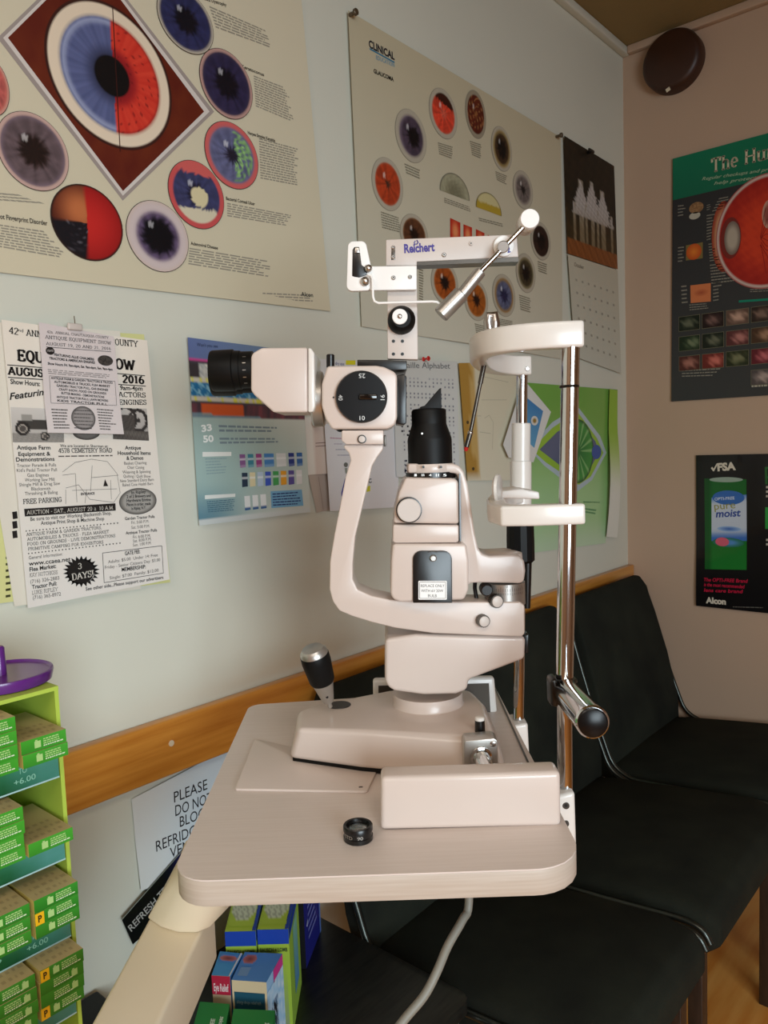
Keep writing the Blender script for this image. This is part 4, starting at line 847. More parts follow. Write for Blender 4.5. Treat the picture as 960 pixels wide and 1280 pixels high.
# fixation light on a thin arm
lf = P(613, 402, .95)
MB().tube([P(612, 415, .93), P(610, 402, .93), P(611, 395, .93), P(618, 394, .93), P(619, 404, .93), P(618, 414, .93)], .0058, 'steel', 14).build('lamp_holder', H)
a0, a1 = P(607, 446, .93), P(588, 541, .93); a2 = P(583, 559, .93); a3 = P(582, 564, .93)
fx = MB().cyl(a0, a0.lerp(a1, .35), .0030, 'dark').cyl(a0.lerp(a1, .35), a1, .0023, 'dark').cyl(a1, a2, .0030, 'dark', ch=.0005).sph(a1, .0034, 'steel').build('fixation_arm', H)
MB().cyl(a2, a3, .0029, 'red', .0022, ch=.0008).build('lamp_tip', fx)
# ================================================================ SLIT LAMP
B = thing('slit_lamp', 'beige slit lamp microscope standing on its sliding base with joystick', 'microscope', onz(520, 945, TZ + .003), None, YAW)
# sliding base
zt_ = TZ + .047
top = [onz(x, y, zt_) for x, y in [(372, 911), (470, 914), (560, 920), (620, 922), (603, 877), (588, 862), (548, 857), (486, 862), (430, 873), (396, 879), (373, 888)]]
bot = [onz(x, y, TZ + .006) for x, y in [(361, 949), (450, 962), (560, 972), (636, 974), (624, 925), (610, 903), (556, 897), (486, 902), (430, 912), (392, 920), (366, 928)]]
mb = MB().loft([bot, top], 'body', .007, 5, 30); base = mb.build('sliding_base', B, 50)
bc_ = sum(bot, V()) / len(bot); br_ = [bc_ + (p - bc_) * .965 for p in bot]; MB().loft([[p - DZ * .0025 for p in br_], [p + DZ * .002 for p in br_]], 'blackm').build('base_runner', base)
# joystick
hc = onz(424, 881.5, zt_); MB().lathe(hc + DZ * .0002, DZ, [(0, .0145), (.0006, .0142)], 'black', 32).build('joystick_slot', base)
j0, j1 = P(412, 881, .905), P(391, 812, .885); jd = j1 - j0; jl = jd.length
js = MB().lathe(j0, jd, [(-.003, .003), (.004, .003), (.005, .0065), (jl * .42, .0128), (jl * .43, .0122)], 'alu', 36).build('joystick', B)
MB().lathe(j0, jd, [(jl * .42, .0135), (jl * .46, .0150), (jl * .8, .0172), (jl * .9, .0170), (jl * .93, .0160)], 'blackm', 40).build('grip', js)
MB().lathe(j0, jd, [(jl * .91, .0164), (jl * .96, .0160), (jl * 1.0, .0135), (jl * 1.02, .0125), (jl * 1.035, .006), (jl * 1.037, .001)], 'alu', 40).build('cap', js)
q = P(409, 871, .893); MB().cyl(q, q - DY * .0015, .0016, 'black', n=12).build('set_screw', js)
# neck, swivel arm
cn = onz(535, 887, zt_); cn = P(535, 880, .93); cn.z = zt_ - .002
MB().lathe(cn, DZ, [(0, .045), (.004, .0425), (.016, .0425)], 'body', 48).build('turntable', B)
sw = [(481.5, 799), (481, 850), (484, 858), (492, 864), (530, 869), (570, 868), (584, 863), (586, 850), (656, 824), (657, 801), (655, 795), (600, 795), (520, 793)]
MB().pp(sw, .875, .985, 'body', .008, 5, 24).build('swivel_block', B, 50)
q = P(508, 795, .905); MB().lathe(q, DZ, [(0, .011), (.0012, .011), (.0013, .008)], 'dark', 30).build('top_screw', B)
MB().pp([(655.5, 817), (655, 794), (661, 793), (660.5, 816)], .90, .93, 'black', .001).build('lock_clip', B)
# curved microscope arm
arm = [(430, 556), (479, 556), (479, 562), (472, 571), (465.5, 582), (454.7, 627), (444, 671), (441, 705), (441, 724), (447, 737), (465, 745), (489, 750), (540, 752.5), (600, 752.5), (650, 752.5), (656, 757), (656, 792), (652, 796), (612, 794.7), (541, 791.6), (494, 785), (465, 778), (440.6, 770.5), (424, 763.5), (416, 752), (412, 737), (412.5, 702), (418, 668), (425, 633), (432, 596), (438.5, 575), (436, 566), (430, 560)]
MB().pp(arm, .868, .915, 'body', .0055, 4, 18).build('microscope_arm', B, 50)
def knob(px, py, r, Y, depth, m1, m2, parent, nm='knob', rim=1.2):
    p = P(px, py, Y); k = MB().lathe(p, -DY, [(0, R_(r + rim, Y)), (depth * .7, R_(r + rim, Y)), (depth * .72, R_(r, Y))], m2, 36).build(nm, parent)
    MB().lathe(p - DY * depth * .7, -DY, [(0, R_(r - .3, Y)), (depth * .24, R_(r - .3, Y)), (depth * .3, R_(r - 1.2, Y))], m1, 36).build('knob_face', k); return k
def knurl(px, py, r, Y, depth, parent):
    p = P(px, py, Y); m = MB(); vs = []; fs = []; n = 48; d = -DY + DX * .25; d.normalize()
    u = DZ; w = d.cross(u).normalized()
    for j, h in enumerate((0, depth)):
        for i in range(n): rr = R_(r + 1.6, Y) * (1 if i % 2 else .93); a = 2 * math.pi * i / n; vs.append(p + d * h + (u * math.cos(a) + w * math.sin(a)) * rr)
    for i in range(n): fs.append((i, (i + 1) % n, n + (i + 1) % n, n + i))
    fs.append(tuple(range(n, 2 * n))); m.raw(vs, fs, 'dark'); k = m.build('lock_knob', parent, 20)
    MB().lathe(p + d * depth, d, [(0, R_(r, Y)), (.0008, R_(r, Y)), (.0014, R_(r - 1, Y))], 'plate', 30).build('knob_face', k)
knurl(602, 775, 6.6, .868, .008, B); 
# illumination tower bracket
tb = [(510, 579.5), (566, 579.5), (574, 582), (580, 590), (585, 606), (590, 640), (594, 668), (598, 686), (603, 692.5), (612, 695), (640, 693.5), (650, 695), (655.5, 701), (657, 714), (655, 727), (650, 729.5), (600, 728.5), (588, 729), (583, 735), (576, 735), (574.5, 690), (574.5, 602), (571, 592), (562, 591), (510, 591.5)]
MB().pp(tb, .872, .935, 'body', .0035, 3, 22).build('tower_bracket', B, 50)
MB().lathe(P(627, 694, .90), DZ, [(-.004, .024), (.0025, .0235), (.004, .019)], 'body', 36).build('bracket_cap', B)
# lamp housing
hs = MB().pp([(507, 597), (568, 598), (573, 602), (573.5, 655), (492, 654), (493, 640), (499, 615)], .857, .93, 'body', .004, 4, 24)
hs.pp([(491.5, 656), (573.5, 656.5), (573.5, 677), (570, 678.5), (494, 679), (491, 677)], .856, .93, 'body', .0015, 2, 24)
hs.build('lamp_housing', B, 50)
lw = MB().pp([(491, 680), (583, 680), (586, 700), (586, 738), (580, 750), (500, 753), (491, 749), (488, 742), (489, 700)], .852, .935, 'body', .006, 5, 22).build('lamp_base', B, 50)
MB().pp([(573.8, 592), (575.5, 592), (576.5, 676), (574.8, 676)], .868, .88, 'blackg').build('shadow_gap', B)
pn = rpoly([P(x, y, .8522) for x, y in [(516, 753), (516, 688), (564.5, 688), (565, 753)]], [.001, .0095, .0095, .001], 6)
bpn = MB().prism(pn, DY * -.003, 'black', .0008, 2).build('bulb_cover', B)
q = P(541.5, 697.5, .8495); MB().lathe(q, -DY, [(0, R_(4.4, .85)), (.003, R_(4.2, .85)), (.004, R_(3, .85))], 'alu', 24).build('cover_screw', bpn)
MB().tube([P(535, 690.5, .849), P(541, 688.8, .849), (P(547, 690.5, .849))], .0004, 'dark', 6).build('cover_mark', bpn)
lb = MB().prism(rpoly([P(x, y, .8491) for x, y in [(523, 749.5), (523, 726), (558.5, 726), (558.5, 749.5)]], .001, 4), DY * -.0005, 'white')
fr = [(524.6, 748), (524.6, 727.6), (557, 727.6), (557, 748)]; yq = .8484
for i in range(4):
    a_, b_ = P(*fr[i], yq), P(*fr[(i + 1) % 4], yq); lb.cyl(a_, b_, .00022, 'black', n=6)
txt(lb, 'REPLACE ONLY', (526, 734), (555.5, 734), 3.6, .8485, 'black', .0); txt(lb, 'WITH 6V 20W', (526.5, 740.2), (554, 740.2), 3.6, .8485, 'black', .0); txt(lb, 'BULB', (535, 746.4), (546, 746.4), 3.6, .8485, 'black', .0)
lb.build('warning_label', bpn)
knob(511, 637, 15, .857, .011, 'plate', 'black', B, 'width_knob')
# slit optics on top
cx_ = 538.5; c0 = P(cx_, 598, .893)
def zz(y): return P(cx_, y, .893).z
def lz(prof, m, n=48): return MB().lathe(V((c0.x, c0.y, 0)), DZ, [(zz(y), R_(r, .893)) for y, r in prof], m, n)
rg = lz([(598, 31), (590, 31)], 'black').build('filter_ring', B)
fl = MB()
for i, t in enumerate(('I', 'III', '4', 'II', '5')): txt(fl, t, (518 + i * 9, 595.5), (521 + i * 9.3, 595.3), 3, .8645, 'alu')
fl.build('ring_scale', rg)
lz([(591.5, 28), (591.5, 28.8), (590.5, 29.5), (580.5, 29.5), (579.5, 28.8)], 'body').build('collar', B)
for x in (529, 551): q = P(x, 583.7, .8645); MB().cyl(q, q - DY * .0018, .0015, 'black', n=12).build('collar_hole', B)
tp = lz([(580, 27.5), (550, 27.5), (547, 27), (531, 21.8), (529, 21.5), (514, 21.5), (511.5, 20), (511, 18)], 'blackm').build('lens_tube', B)
q = P(527.5, 542, .869); MB().cyl(q, q - DY * .002, .0011, 'alu', n=12).build('set_screw', tp)
MB().pp([(525, 512), (525.5, 508.5), (531, 507), (549, 486), (551.5, 484.5), (552, 512)], .88, .906, 'blackm', .0005).build('mirror', tp)
# graduated drum and knobs under the bracket
dc = P(631, 740, .893)
dr = MB().lathe(V((dc.x, dc.y, 0)), DZ, [(P(631, 754, .893).z, R_(25.5, .893)), (P(631, 727, .893).z, R_(25.5, .893))], 'alu', 48).build('angle_drum', B)
gm = MB()
for i in range(17):
    a = math.radians(-52 + i * 6.5); r = R_(25.7, .893)
    if i < 3: continue
    hh = .0052 if i % 5 == 0 else .0034; u = DX * math.sin(a) - DY * math.cos(a); t_ = DX * math.cos(a) + DY * math.sin(a)
    for z0, h2 in ((P(631, 740, .87).z, hh), (P(631, 741.5, .87).z, -hh * .7)):
        b_ = V((dc.x, dc.y, z0)) + u * r; gm.raw([b_ - t_ * .00022, b_ + t_ * .00022, b_ + t_ * .00022 + DZ * h2, b_ - t_ * .00022 + DZ * h2], [(0, 1, 2, 3)], 'dark')
txt(gm, '0', (632.5, 735), (635, 735), 3.4, .8695, 'dark'); txt(gm, '10', (643, 735), (647, 735), 3.4, .872, 'dark')
gm.build('scale_marks', dr)
knurl(617.5, 750, 7.0, .872, .010, B)
q = P(608, 737, .875); MB().lathe(q, -DY, [(-.012, .007), (.0, .0075), (.006, .0055)], 'black', 24).build('stop_knob', B)
MB().tube([P(594, 722, .90), P(593.5, 735, .895), P(597, 758, .89)], .0024, 'black').build('lamp_cable', B)
# microscope head
hd = MB().pp([(402, 480), (409, 457.5), (470, 456.8), (480, 458.5), (493, 464.5), (496.5, 470), (496.5, 523), (493, 532), (484, 536.5), (415, 536.5), (407, 524), (402, 508)], .858, .95, 'body', .007, 5, 16).build('microscope_head', B, 50)
Yd = .8575
dl = MB().lathe(P(452, 496.3, Yd), -DY, [(0, R_(32, Yd)), (.0045, R_(32, Yd)), (.0065, R_(30.5, Yd))], 'drumblack', 64).build('magnification_drum', B)
dt = MB(); yq = Yd - .0069
txt(dt, '25', (456.5, 467), (448.5, 467), 5.4, yq, 'alu'); dt.build('drum_number', dl); dt = MB(); txt(dt, '10', (449.5, 525.2), (456, 525.2), 5.4, yq, 'alu'); dt.build('drum_number', dl); dt = MB(); txt(dt, '40', (423, 493.5), (423, 500.5), 5.2, yq, 'alu'); dt.build('drum_number', dl); dt = MB(); txt(dt, '16', (480.8, 500), (480.8, 493.5), 5.2, yq, 'alu'); dt.build('drum_number', dl)

MB().pp([(449, 500), (449, 493), (472, 493), (472, 500)], Yd - .005, Yd - .012, 'blackg', .0015).build('drum_grip', dl)
q = P(417, 496.7, Yd); MB().cyl(q + DY * .001, q - DY * .0008, .0009, 'black', n=12).build('index_dot', B)
MB().pp([(496, 469), (505, 468), (508, 470.5), (508, 529), (505, 531), (496, 530)], .872, .938, 'black', .001).build('objective_ring', B)
q0 = P(413, 460, .885); MB().cyl(q0, P(413, 443, .885), R_(5, .885), 'black', ch=.001).build('mount_stud', B)
pc = P(403, 499, .905); MB().lathe(pc - DX * .006, DX, [(-.006, R_(32, .9)), (-.004, R_(34, .9)), (.007, R_(34, .9)), (.008, R_(32, .9))], 'alu', 48).build('swivel_ring', B)
# binocular prism house and eyepieces
ph = [(316, 441), (327, 434.5), (384, 434), (384.5, 515.5), (342, 515.5), (318, 494), (313.5, 488), (313.5, 446)]
MB().pp(ph, .865, .952, 'body', .004, 4, 20).build('binocular_tube', B, 50)
MB().pp([(385, 434.5), (389, 435), (393, 441), (394, 508), (391.5, 515), (385, 515.5)], .866, .951, 'bodyW', .0025, 3, 20).build('tube_end', B, 50)
def eyepiece(y, Y):
    p0 = P(317, y, Y); w = lambda d: R_(d, Y)
    m = MB().lathe(p0, -DX, [(0, w(22.5)), (w(15), w(22.5)), (w(15.5), w(23.6)), (w(23), w(23.8)), (w(24), w(25.6)), (w(49), w(25.2)), (w(51.5), w(24)), (w(52), w(20)), (w(49), w(16)), (w(48), w(5))], 'blackm', 48)
    e = m.build('eyepiece', B)
    mk = MB()
    for k in range(5):
        a = math.radians(-50 + k * 22); u = -DY * math.cos(a) + DZ * math.sin(a) * 1; b_ = p0 - DX * w(8) + u * w(22.8); t_ = DX * .0018; s_ = u.cross(DX).normalized() * .0004
        mk.raw([b_ - t_ - s_, b_ + t_ - s_, b_ + t_ + s_, b_ - t_ + s_], [(0, 1, 2, 3)], 'alu')
    mk.build('dioptre_marks', e)
eyepiece(462, .888); eyepiece(468, .945)
# clamp block below the head
MB().pp([(427, 538), (479.5, 537.5), (479.5, 555.5), (433, 555.5), (427, 551)], .862, .915, 'body', .0015, 2, 40).build('clamp_block', B)
knob(452.5, 549, 4.4, .862, .004, 'plate', 'black', B, 'release_button', 1.0)
MB().pp([(479.5, 544), (482.5, 543.5), (482.5, 558), (479.5, 558)], .872, .89, 'dark', .0006).build('side_screw', B)
MB().pp([(446.6, 457.5), (446.6, 449.6), (485, 450), (508.5, 451.2), (508.5, 462.5), (494, 463)], .872, .93, 'black', .0008).build('accessory_plate', B)
MB().pp([(420, 537.8), (428, 537.4), (428, 539.5), (423, 539.5)], .875, .9, 'blackm').build('under_clip', B)
# lock shaft and small black knob on the base
MB().pp([(580, 930), (582, 926), (618, 923), (622, 926), (623, 966), (580, 967)], .7925, .815, 'alu', .0008).build('shaft_plate', B)
q = P(601, 946, .7925); MB().lathe(q, -DY - DZ * .12 + DX * .12, [(0, .0115), (.002, .0115), (.003, .0092), (.040, .009), (.041, .008)], 'chrome', 36).build('lock_shaft', B)
q = P(616.5, 929.5, .7925); MB().lathe(q, -DY, [(0, .003), (.0015, .003), (.002, .002)], 'steel', 20).build('screw', B)
q = onz(600, 914, zt_); MB().lathe(q, DZ, [(-.001, .0058), (.012, .0053), (.0125, .0053)], 'black', 30).lathe(q + DZ * .0125, DZ, [(0, .0052), (.003, .0050), (.0036, .0042)], 'bodyW', 30).build('brake_knob', B)
# ================================================================ TONOMETER
TN = thing('tonometer', 'applanation tonometer arm with weight rod mounted above the microscope head', 'tonometer', P(503, 450, .88), None, YAW)
Yt = .874
MB().pp([(484.5, 448.4), (484, 328), (521, 326), (522.5, 449.4)], Yt, Yt + .012, 'plate', .0008).build('upright_plate', TN)
MB().pp([(482.5, 332), (482.5, 299.5), (646, 293), (648, 321), (521, 327), (521, 332)], Yt - .004, Yt + .016, 'plate', .0008).build('cross_plate', TN)
MB().pp([(521, 331.5), (521, 327), (648, 321), (648, 327)], Yt - .0035, Yt + .0165, 'dark').build('lower_lip', TN)
lt = MB(); txt(lt, 'Reichert', (505.5, 316), (543.5, 313.5), 10, Yt - .0044, mat('violet_ink', (58, 44, 140), .5), .035)
lt.tube([P(519.5, 305.5, Yt - .0046), P(517.6, 303.5, Yt - .0046), P(519.2, 301, Yt - .0046)], .0005, mat('violet_ink_b', (70, 70, 160), .5), 6)
lt.tube([P(520.5, 305.5, Yt - .0046), P(522.8, 303, Yt - .0046), P(521, 300, Yt - .0046)], .0006, M['ink'] if False else lt.mats[0], 6); lt.build('maker_name', TN)
def scr(x, y, r, nm='screw', m='steel', Y=Yt - .004):
    q = P(x, y, Y + .0005); MB().lathe(q, -DY, [(0, R_(r, Y)), (.0016, R_(r, Y)), (.0022, R_(r - .8, Y))], m, 20).cyl(q - DY * .0021, q - DY * .0024, R_(r * .35, Y), 'black', n=8).build(nm, TN)
scr(555, 319, 2.6); scr(588.5, 304.7, 2.6, m='plate')
MB().pp([(489, 325), (489, 308), (494, 308), (494, 325)], Yt - .0042, Yt - .0036, 'dark', .0003).build('slot', TN)
scr(491.5, 309.5, 2.2); scr(491.5, 321.5, 2.4)
MB().pp([(455.5, 363), (455.5, 333), (520.8, 332), (520.8, 362)], Yt - .009, Yt - .003, 'white', .0008).build('holder_plate', TN)
scr(491.8, 347.5, 2.6, Y=Yt - .009); scr(512.5, 346.5, 2.4, Y=Yt - .009)
lp = rpoly([P(x, y, Yt - .012) for x, y in [(435, 301.5), (457, 301), (464.5, 336), (464.5, 363), (433, 364)]], .006, 5)
lo = MB().prism(lp, DY * .007, 'white', .001, 2).build('prism_holder', TN)
MB().pp([(443, 346), (440, 345), (440.5, 312), (443, 308.5), (449, 308.5), (452, 331), (460, 337), (458, 344), (449, 347)], Yt - .0125, Yt - .009, 'black', .0006).build('prism_window', lo)
MB().pp([(443.5, 316), (444, 309.5), (448.5, 309.5), (449.5, 316)], Yt - .0135, Yt - .0115, 'steel', .0003).build('measuring_prism', lo)
MB().sph(P(460.5, 335.5, Yt - .015), R_(4.8, .86), 'steel').sph(P(456.5, 351.5, Yt - .015), R_(5.6, .86), 'steel').build('ball_weights', TN)
Yw = Yt - .017
MB().tube([P(460, 343, Yw), P(464, 344.5, Yw), P(465.6, 349, Yw), P(466, 362, Yw), P(466.3, 371, Yw), P(468, 376.5, Yw), P(473, 379, Yw), P(500, 378, Yw), P(540, 377, Yw), P(546, 377.5, Yw), P(550, 380.5, Yw)], .0014, 'white', 10).build('feeler_arm', TN)
q = P(501.8, 401, Yt); k = MB().lathe(q, -DY, [(0, R_(17, Yt)), (.008, R_(16.8, Yt)), (.014, R_(13.5, Yt)), (.017, R_(11, Yt))], 'blackm', 48).build('force_drum', TN)
q = P(499.8, 396, Yt - .017); MB().lathe(q, -DY, [(0, R_(9.2, Yt)), (.0015, R_(9.2, Yt)), (.002, R_(8.6, Yt))], 'white', 36).build('drum_face', k)
MB().lathe(P(499.6, 395.5, Yt - .019), -DY, [(0, R_(3, Yt)), (.001, R_(2.8, Yt)), (.0018, R_(1.6, Yt))], 'steel', 20).build('drum_screw', k)
for x, y in [(491.8, 426.5), (503, 426.5), (491.8, 442.6), (503, 442.6)]:
    q = P(x, y, Yt); MB().cyl(q + DY * .001, q - DY * .0006, R_(2, Yt), 'black', n=14).build('plate_hole', TN)
# pivot, rod and weights
Yr = Yt - .022
q = P(629, 308.5, Yt - .004); MB().lathe(q, -DY, [(0, R_(12.5, Yt)), (.004, R_(12.5, Yt)), (.0048, R_(11.6, Yt))], 'white', 40).cyl(q, P(629, 308.5, Yr - .004), R_(7, Yt), 'alu', ch=.0008).build('pivot', TN)
txt(mb := MB(), '2', (634.5, 316), (638.5, 315), 7, Yt - .0091, mat('violet_ink_c', (58, 44, 140), .5), .03); mb.build('pivot_number', TN)
MB().cyl(P(655, 283, Yr), P(597, 343, Yr), R_(3.1, Yr), 'chrome', n=24).build('weight_rod', TN)
s0, s1, s2 = P(601, 339, Yr), P(575, 371, Yr), P(550.5, 394, Yr)
MB().cyl(s0, s1, R_(7.4, Yr), 'alu', ch=.0008, n=32).build('rod_sleeve', TN)
MB().cyl(P(577, 367, Yr), s2, R_(10.4, Yr), 'alu', ch=.001, n=36).build('end_weight', TN)
q = P(662.5, 273, Yr - .006); MB().lathe(q, DY * 1, [(0, R_(11, Yr)), (.0012, R_(11.8, Yr)), (.016, R_(11.8, Yr)), (.017, R_(11, Yr))], 'white', 40).cyl(q + DY * .017, q + DY * .032, R_(11.4, Yr), 'plate', ch=.001).build('counterweight', TN)
# ================================================================ loose lens and cable
ql = onz(448, 1049, TZ)
LN = thing('lens', 'small black diopter lens lying on the pale table in front of the rail cover', 'lens', ql, None, YAW)
rl = .0137; MB().lathe(ql, DZ, [(0, rl * .93), (.001, rl), (.0045, rl), (.005, rl * .94), (.009, rl * .94), (.0095, rl * 1.0), (.0135, rl * 1.0), (.0145, rl * .95), (.0142, rl * .8), (.011, rl * .76)], 'black', 56).build('lens_ring', LN)
MB().lathe(ql + DZ * .009, DZ, [(0, rl * .78), (.0012, rl * .76), (.0028, rl * .5), (.0033, rl * .1)], 'glass', 40).build('lens_glass', LN)
lt = MB()
def curved(mbx, t, a0, a1, z0, h, r, m):
    vs, fs, W = glyphs(t); pts = []
    for x, y in vs:
        a = math.radians(a0 + (a1 - a0) * x / W); pts.append(V((ql.x, ql.y, ql.z + z0 + y * h)) + (DX * math.sin(a) - DY * math.cos(a)) * r)
    mbx.raw(pts, fs, m)
curved(lt, 'STD', -62, -22, .0053, .0032, rl * .955, 'alu'); curved(lt, '90', -2, 22, .0053, .0032, rl * .955, 'alu'); lt.build('lens_marking', LN)
cb = [P(588, 1112, .75), P(586, 1128, .74), P(578, 1150, .73), P(560, 1182, .715), P(546, 1215, .70), P(530, 1245, .69), P(505, 1275, .68), P(480, 1310, .67), P(450, 1370, .66)]
cb[0].z = TZ - .0248
single(MB().tube(smoothpath(cb, 5), .0042, 'cable', 14), 'power_cord', 'grey power cord hanging from the underside of the pale table', 'cord')
# ================================================================ CHAIRS
def side_profile(pts, y0, y1, m, bev): return MB().prism([V((x, y0, z)) for x, z in pts], V((0, y1 - y0, 0)), m, bev, 5, 24)
def make_chair(label, y0, y1):
    c = thing('guest_chair', label, 'chair', V((-.68, (y0 + y1) / 2, 0)), 'row of black upholstered chairs')
    # the seat is wider at the front and softly domed
    L = []
    for x, zb2, zt2, ins in [(-.862, .345, .410, .02), (-.80, .345, .418, .004), (-.62, .355, .438, 0), (-.48, .365, .453, 0), (-.425, .37, .446, .006), (-.405, .382, .427, .02)]:
        ya, yb = y0 + ins, y1 - ins
        L.append([V((x, ya, zb2)), V((x, yb, zb2)), V((x, yb, zt2 - .012)), V((x, yb - .02, zt2 - .002)), V((x, (ya + yb) / 2, zt2 + .004)), V((x, ya + .02, zt2 - .002)), V((x, ya, zt2 - .012))])
    MB().loft(L, 'fabric', .008, 3, 30).build('seat', c, 60)
    L = []
    for x, z, w, ins in [(-.855, .375, .045, .012), (-.865, .46, .05, .0), (-.893, .6, .048, .006), (-.925, .72, .042, .010), (-.948, .80, .036, .016), (-.955, .828, .024, .032)]:
        ya, yb = y0 + ins, y1 - ins
        L.append([V((x - w / 2, ya, z)), V((x - w / 2, yb, z)), V((x + w / 2, yb, z)), V((x + w / 2 + .004, (ya + yb) / 2, z)), V((x + w / 2, ya, z))])
    MB().loft(L, 'fabric', .008, 3, 30).build('backrest', c, 60)
    for y in (y0 - .007, y1 + .007):
        path = [V((x, y, z)) for x, z in [(-.945, .79), (-.915, .68), (-.88, .57), (-.848, .48), (-.825, .428), (-.79, .405), (-.75, .400), (-.6, .411), (-.47, .424), (-.43, .420), (-.415, .40)]]
        MB().tube(smoothpath(path, 4), .006, 'railm', 10).build('side_rail', c)
    for y in (y0 + .02, y1 - .045):
        MB().abox(-.462, -.437, y, y + .028, 0, .372, 'legw', .002).build('leg', c)
        MB().abox(-.90, -.875, y, y + .028, 0, .40, 'legw', .002).build('leg', c)
    for y in (y0 + .02, y1 - .045): MB().abox(-.9, -.44, y + .004, y + .024, .315, .344, 'legw', .002).build('seat_frame', c)
    return c
make_chair('black upholstered chair half hidden under the instrument table', .885, 1.235)
make_chair('middle black upholstered chair with chromed side rails', 1.27, 1.765)
make_chair('black upholstered chair in the corner against the far wall', 1.80, 2.285)
# ================================================================ SIDE TABLE + PACKETS
ST = thing('side_table', 'small black stained side table between the chairs and the display rack', 'table', V((-.81, .71, 0)))
tp_ = rpoly([V((-.995, .56, .43)), V((-.615, .56, .43)), V((-.615, .866, .43)), V((-.995, .866, .43))], .022, 6)
MB().prism(tp_, DZ * .02, 'tabw', .002, 2).build('tabletop', ST)
for x in (-.97, -.64):
    for y in (.585, .842): MB().cyl(V((x, y, 0)), V((x, y, .43)), .013, 'alu' if x > -.7 else 'legw', ch=.001).build('leg', ST)
def facebox(name, label, top, ztop, zbot, cols, decals=None, group=None, cat='box'):
    """carton: top = four pixels FL FR BR BL on its top face; cols = front,right,back,left,top colour"""
    a = [onz(x, y, ztop) for x, y in top]; b = [V((p.x, p.y, zbot)) for p in a]; mb = MB()
    F = {'front': [a[0], a[1], b[1], b[0]], 'right': [a[1], a[2], b[2], b[1]], 'back': [a[2], a[3], b[3], b[2]], 'left': [a[3], a[0], b[0], b[3]], 'top': [a[3], a[2], a[1], a[0]], 'bottom': [b[0], b[1], b[2], b[3]]}
    for k, q in F.items():
        c = cols.get(k, cols.get('all', (200, 200, 200))); mb.raw(q, [(0, 1, 2, 3)], 'ink', [lin(c)] * 4)
    for face, fn, nu, nv, (u0, v0, u1, v1) in (decals or []):
        q = F[face]; n_ = (q[1] - q[0]).cross(q[3] - q[0]).normalized(); ctr = (a[0] + a[2]) / 2; ctr.z = (ztop + zbot) / 2
        if n_.dot(q[0] - ctr) < 0: n_ = -n_
        vs = []; cs = []; fs = []
        for j in range(nv + 1):
            for i in range(nu + 1):
                u, v = u0 + (u1 - u0) * i / nu, v0 + (v1 - v0) * j / nv
                vs.append((q[0] * (1 - u) + q[1] * u) * (1 - v) + (q[3] * (1 - u) + q[2] * u) * v + n_ * .0005); cs.append(lin(fn(i / nu, j / nv)))
        for j in range(nv):
            for i in range(nu): w = j * (nu + 1) + i; fs.append((w, w + 1, w + nu + 2, w + nu + 1))
        mb.raw(vs, fs, 'ink', cs)
    mb.FACES = F
    return mb
def facetext(mb, face, t, u0, v, u1, h, col, bold=.02, rot=False):
    q = mb.FACES[face]; e1 = (q[1] - q[0]); e2 = (q[3] - q[0]); n_ = e1.cross(e2).normalized(); c_ = sum((sum(f, V()) / 4 for f in mb.FACES.values()), V()) / 6
    if n_.dot(q[0] - c_) < 0: n_ = -n_
    vs, fs, W = glyphs(t, bold); pts = []
    for x, y in vs:
        if rot: u, v2 = u0 + y * h, v - (u1) * x / W
        else: u, v2 = u0 + (u1 - u0) * x / W, v - y * h
        pts.append(q[0] + e1 * u + e2 * v2 + n_ * .001)
    mb.raw(pts, fs, 'ink', [lin(col)] * len(pts))
ZT = .4505
LIME, BLU = (168, 196, 58), (24, 62, 160)
def oval(u, v):
    d = math.hypot((u - .5) / .46, (v - .5) / .34); return LIME if d > 1 else (mix((206, 216, 190), (120, 130, 110), .5 * (noise(u * 9, v * 9) > .1)))
def bl(u, v): return BLU
def limepack(top, label):
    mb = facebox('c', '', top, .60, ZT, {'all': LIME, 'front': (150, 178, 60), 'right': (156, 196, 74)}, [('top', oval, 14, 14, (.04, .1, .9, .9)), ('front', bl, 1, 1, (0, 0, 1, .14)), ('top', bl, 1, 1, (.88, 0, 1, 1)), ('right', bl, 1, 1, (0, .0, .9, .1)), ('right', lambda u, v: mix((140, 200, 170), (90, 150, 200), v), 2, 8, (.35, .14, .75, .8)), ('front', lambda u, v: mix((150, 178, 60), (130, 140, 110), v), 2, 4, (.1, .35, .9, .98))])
    facetext(mb, 'front', 'BAUSCH + LOMB', .06, .21, .94, .035, (60, 80, 40)); return single(mb, 'carton', label, 'box', 'lime cartons on the side table')
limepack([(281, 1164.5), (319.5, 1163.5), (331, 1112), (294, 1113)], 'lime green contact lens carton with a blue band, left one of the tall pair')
limepack([(321.5, 1162), (360.5, 1161), (371.5, 1108), (334.5, 1110)], 'lime green contact lens carton with a blue band, right one of the tall pair')
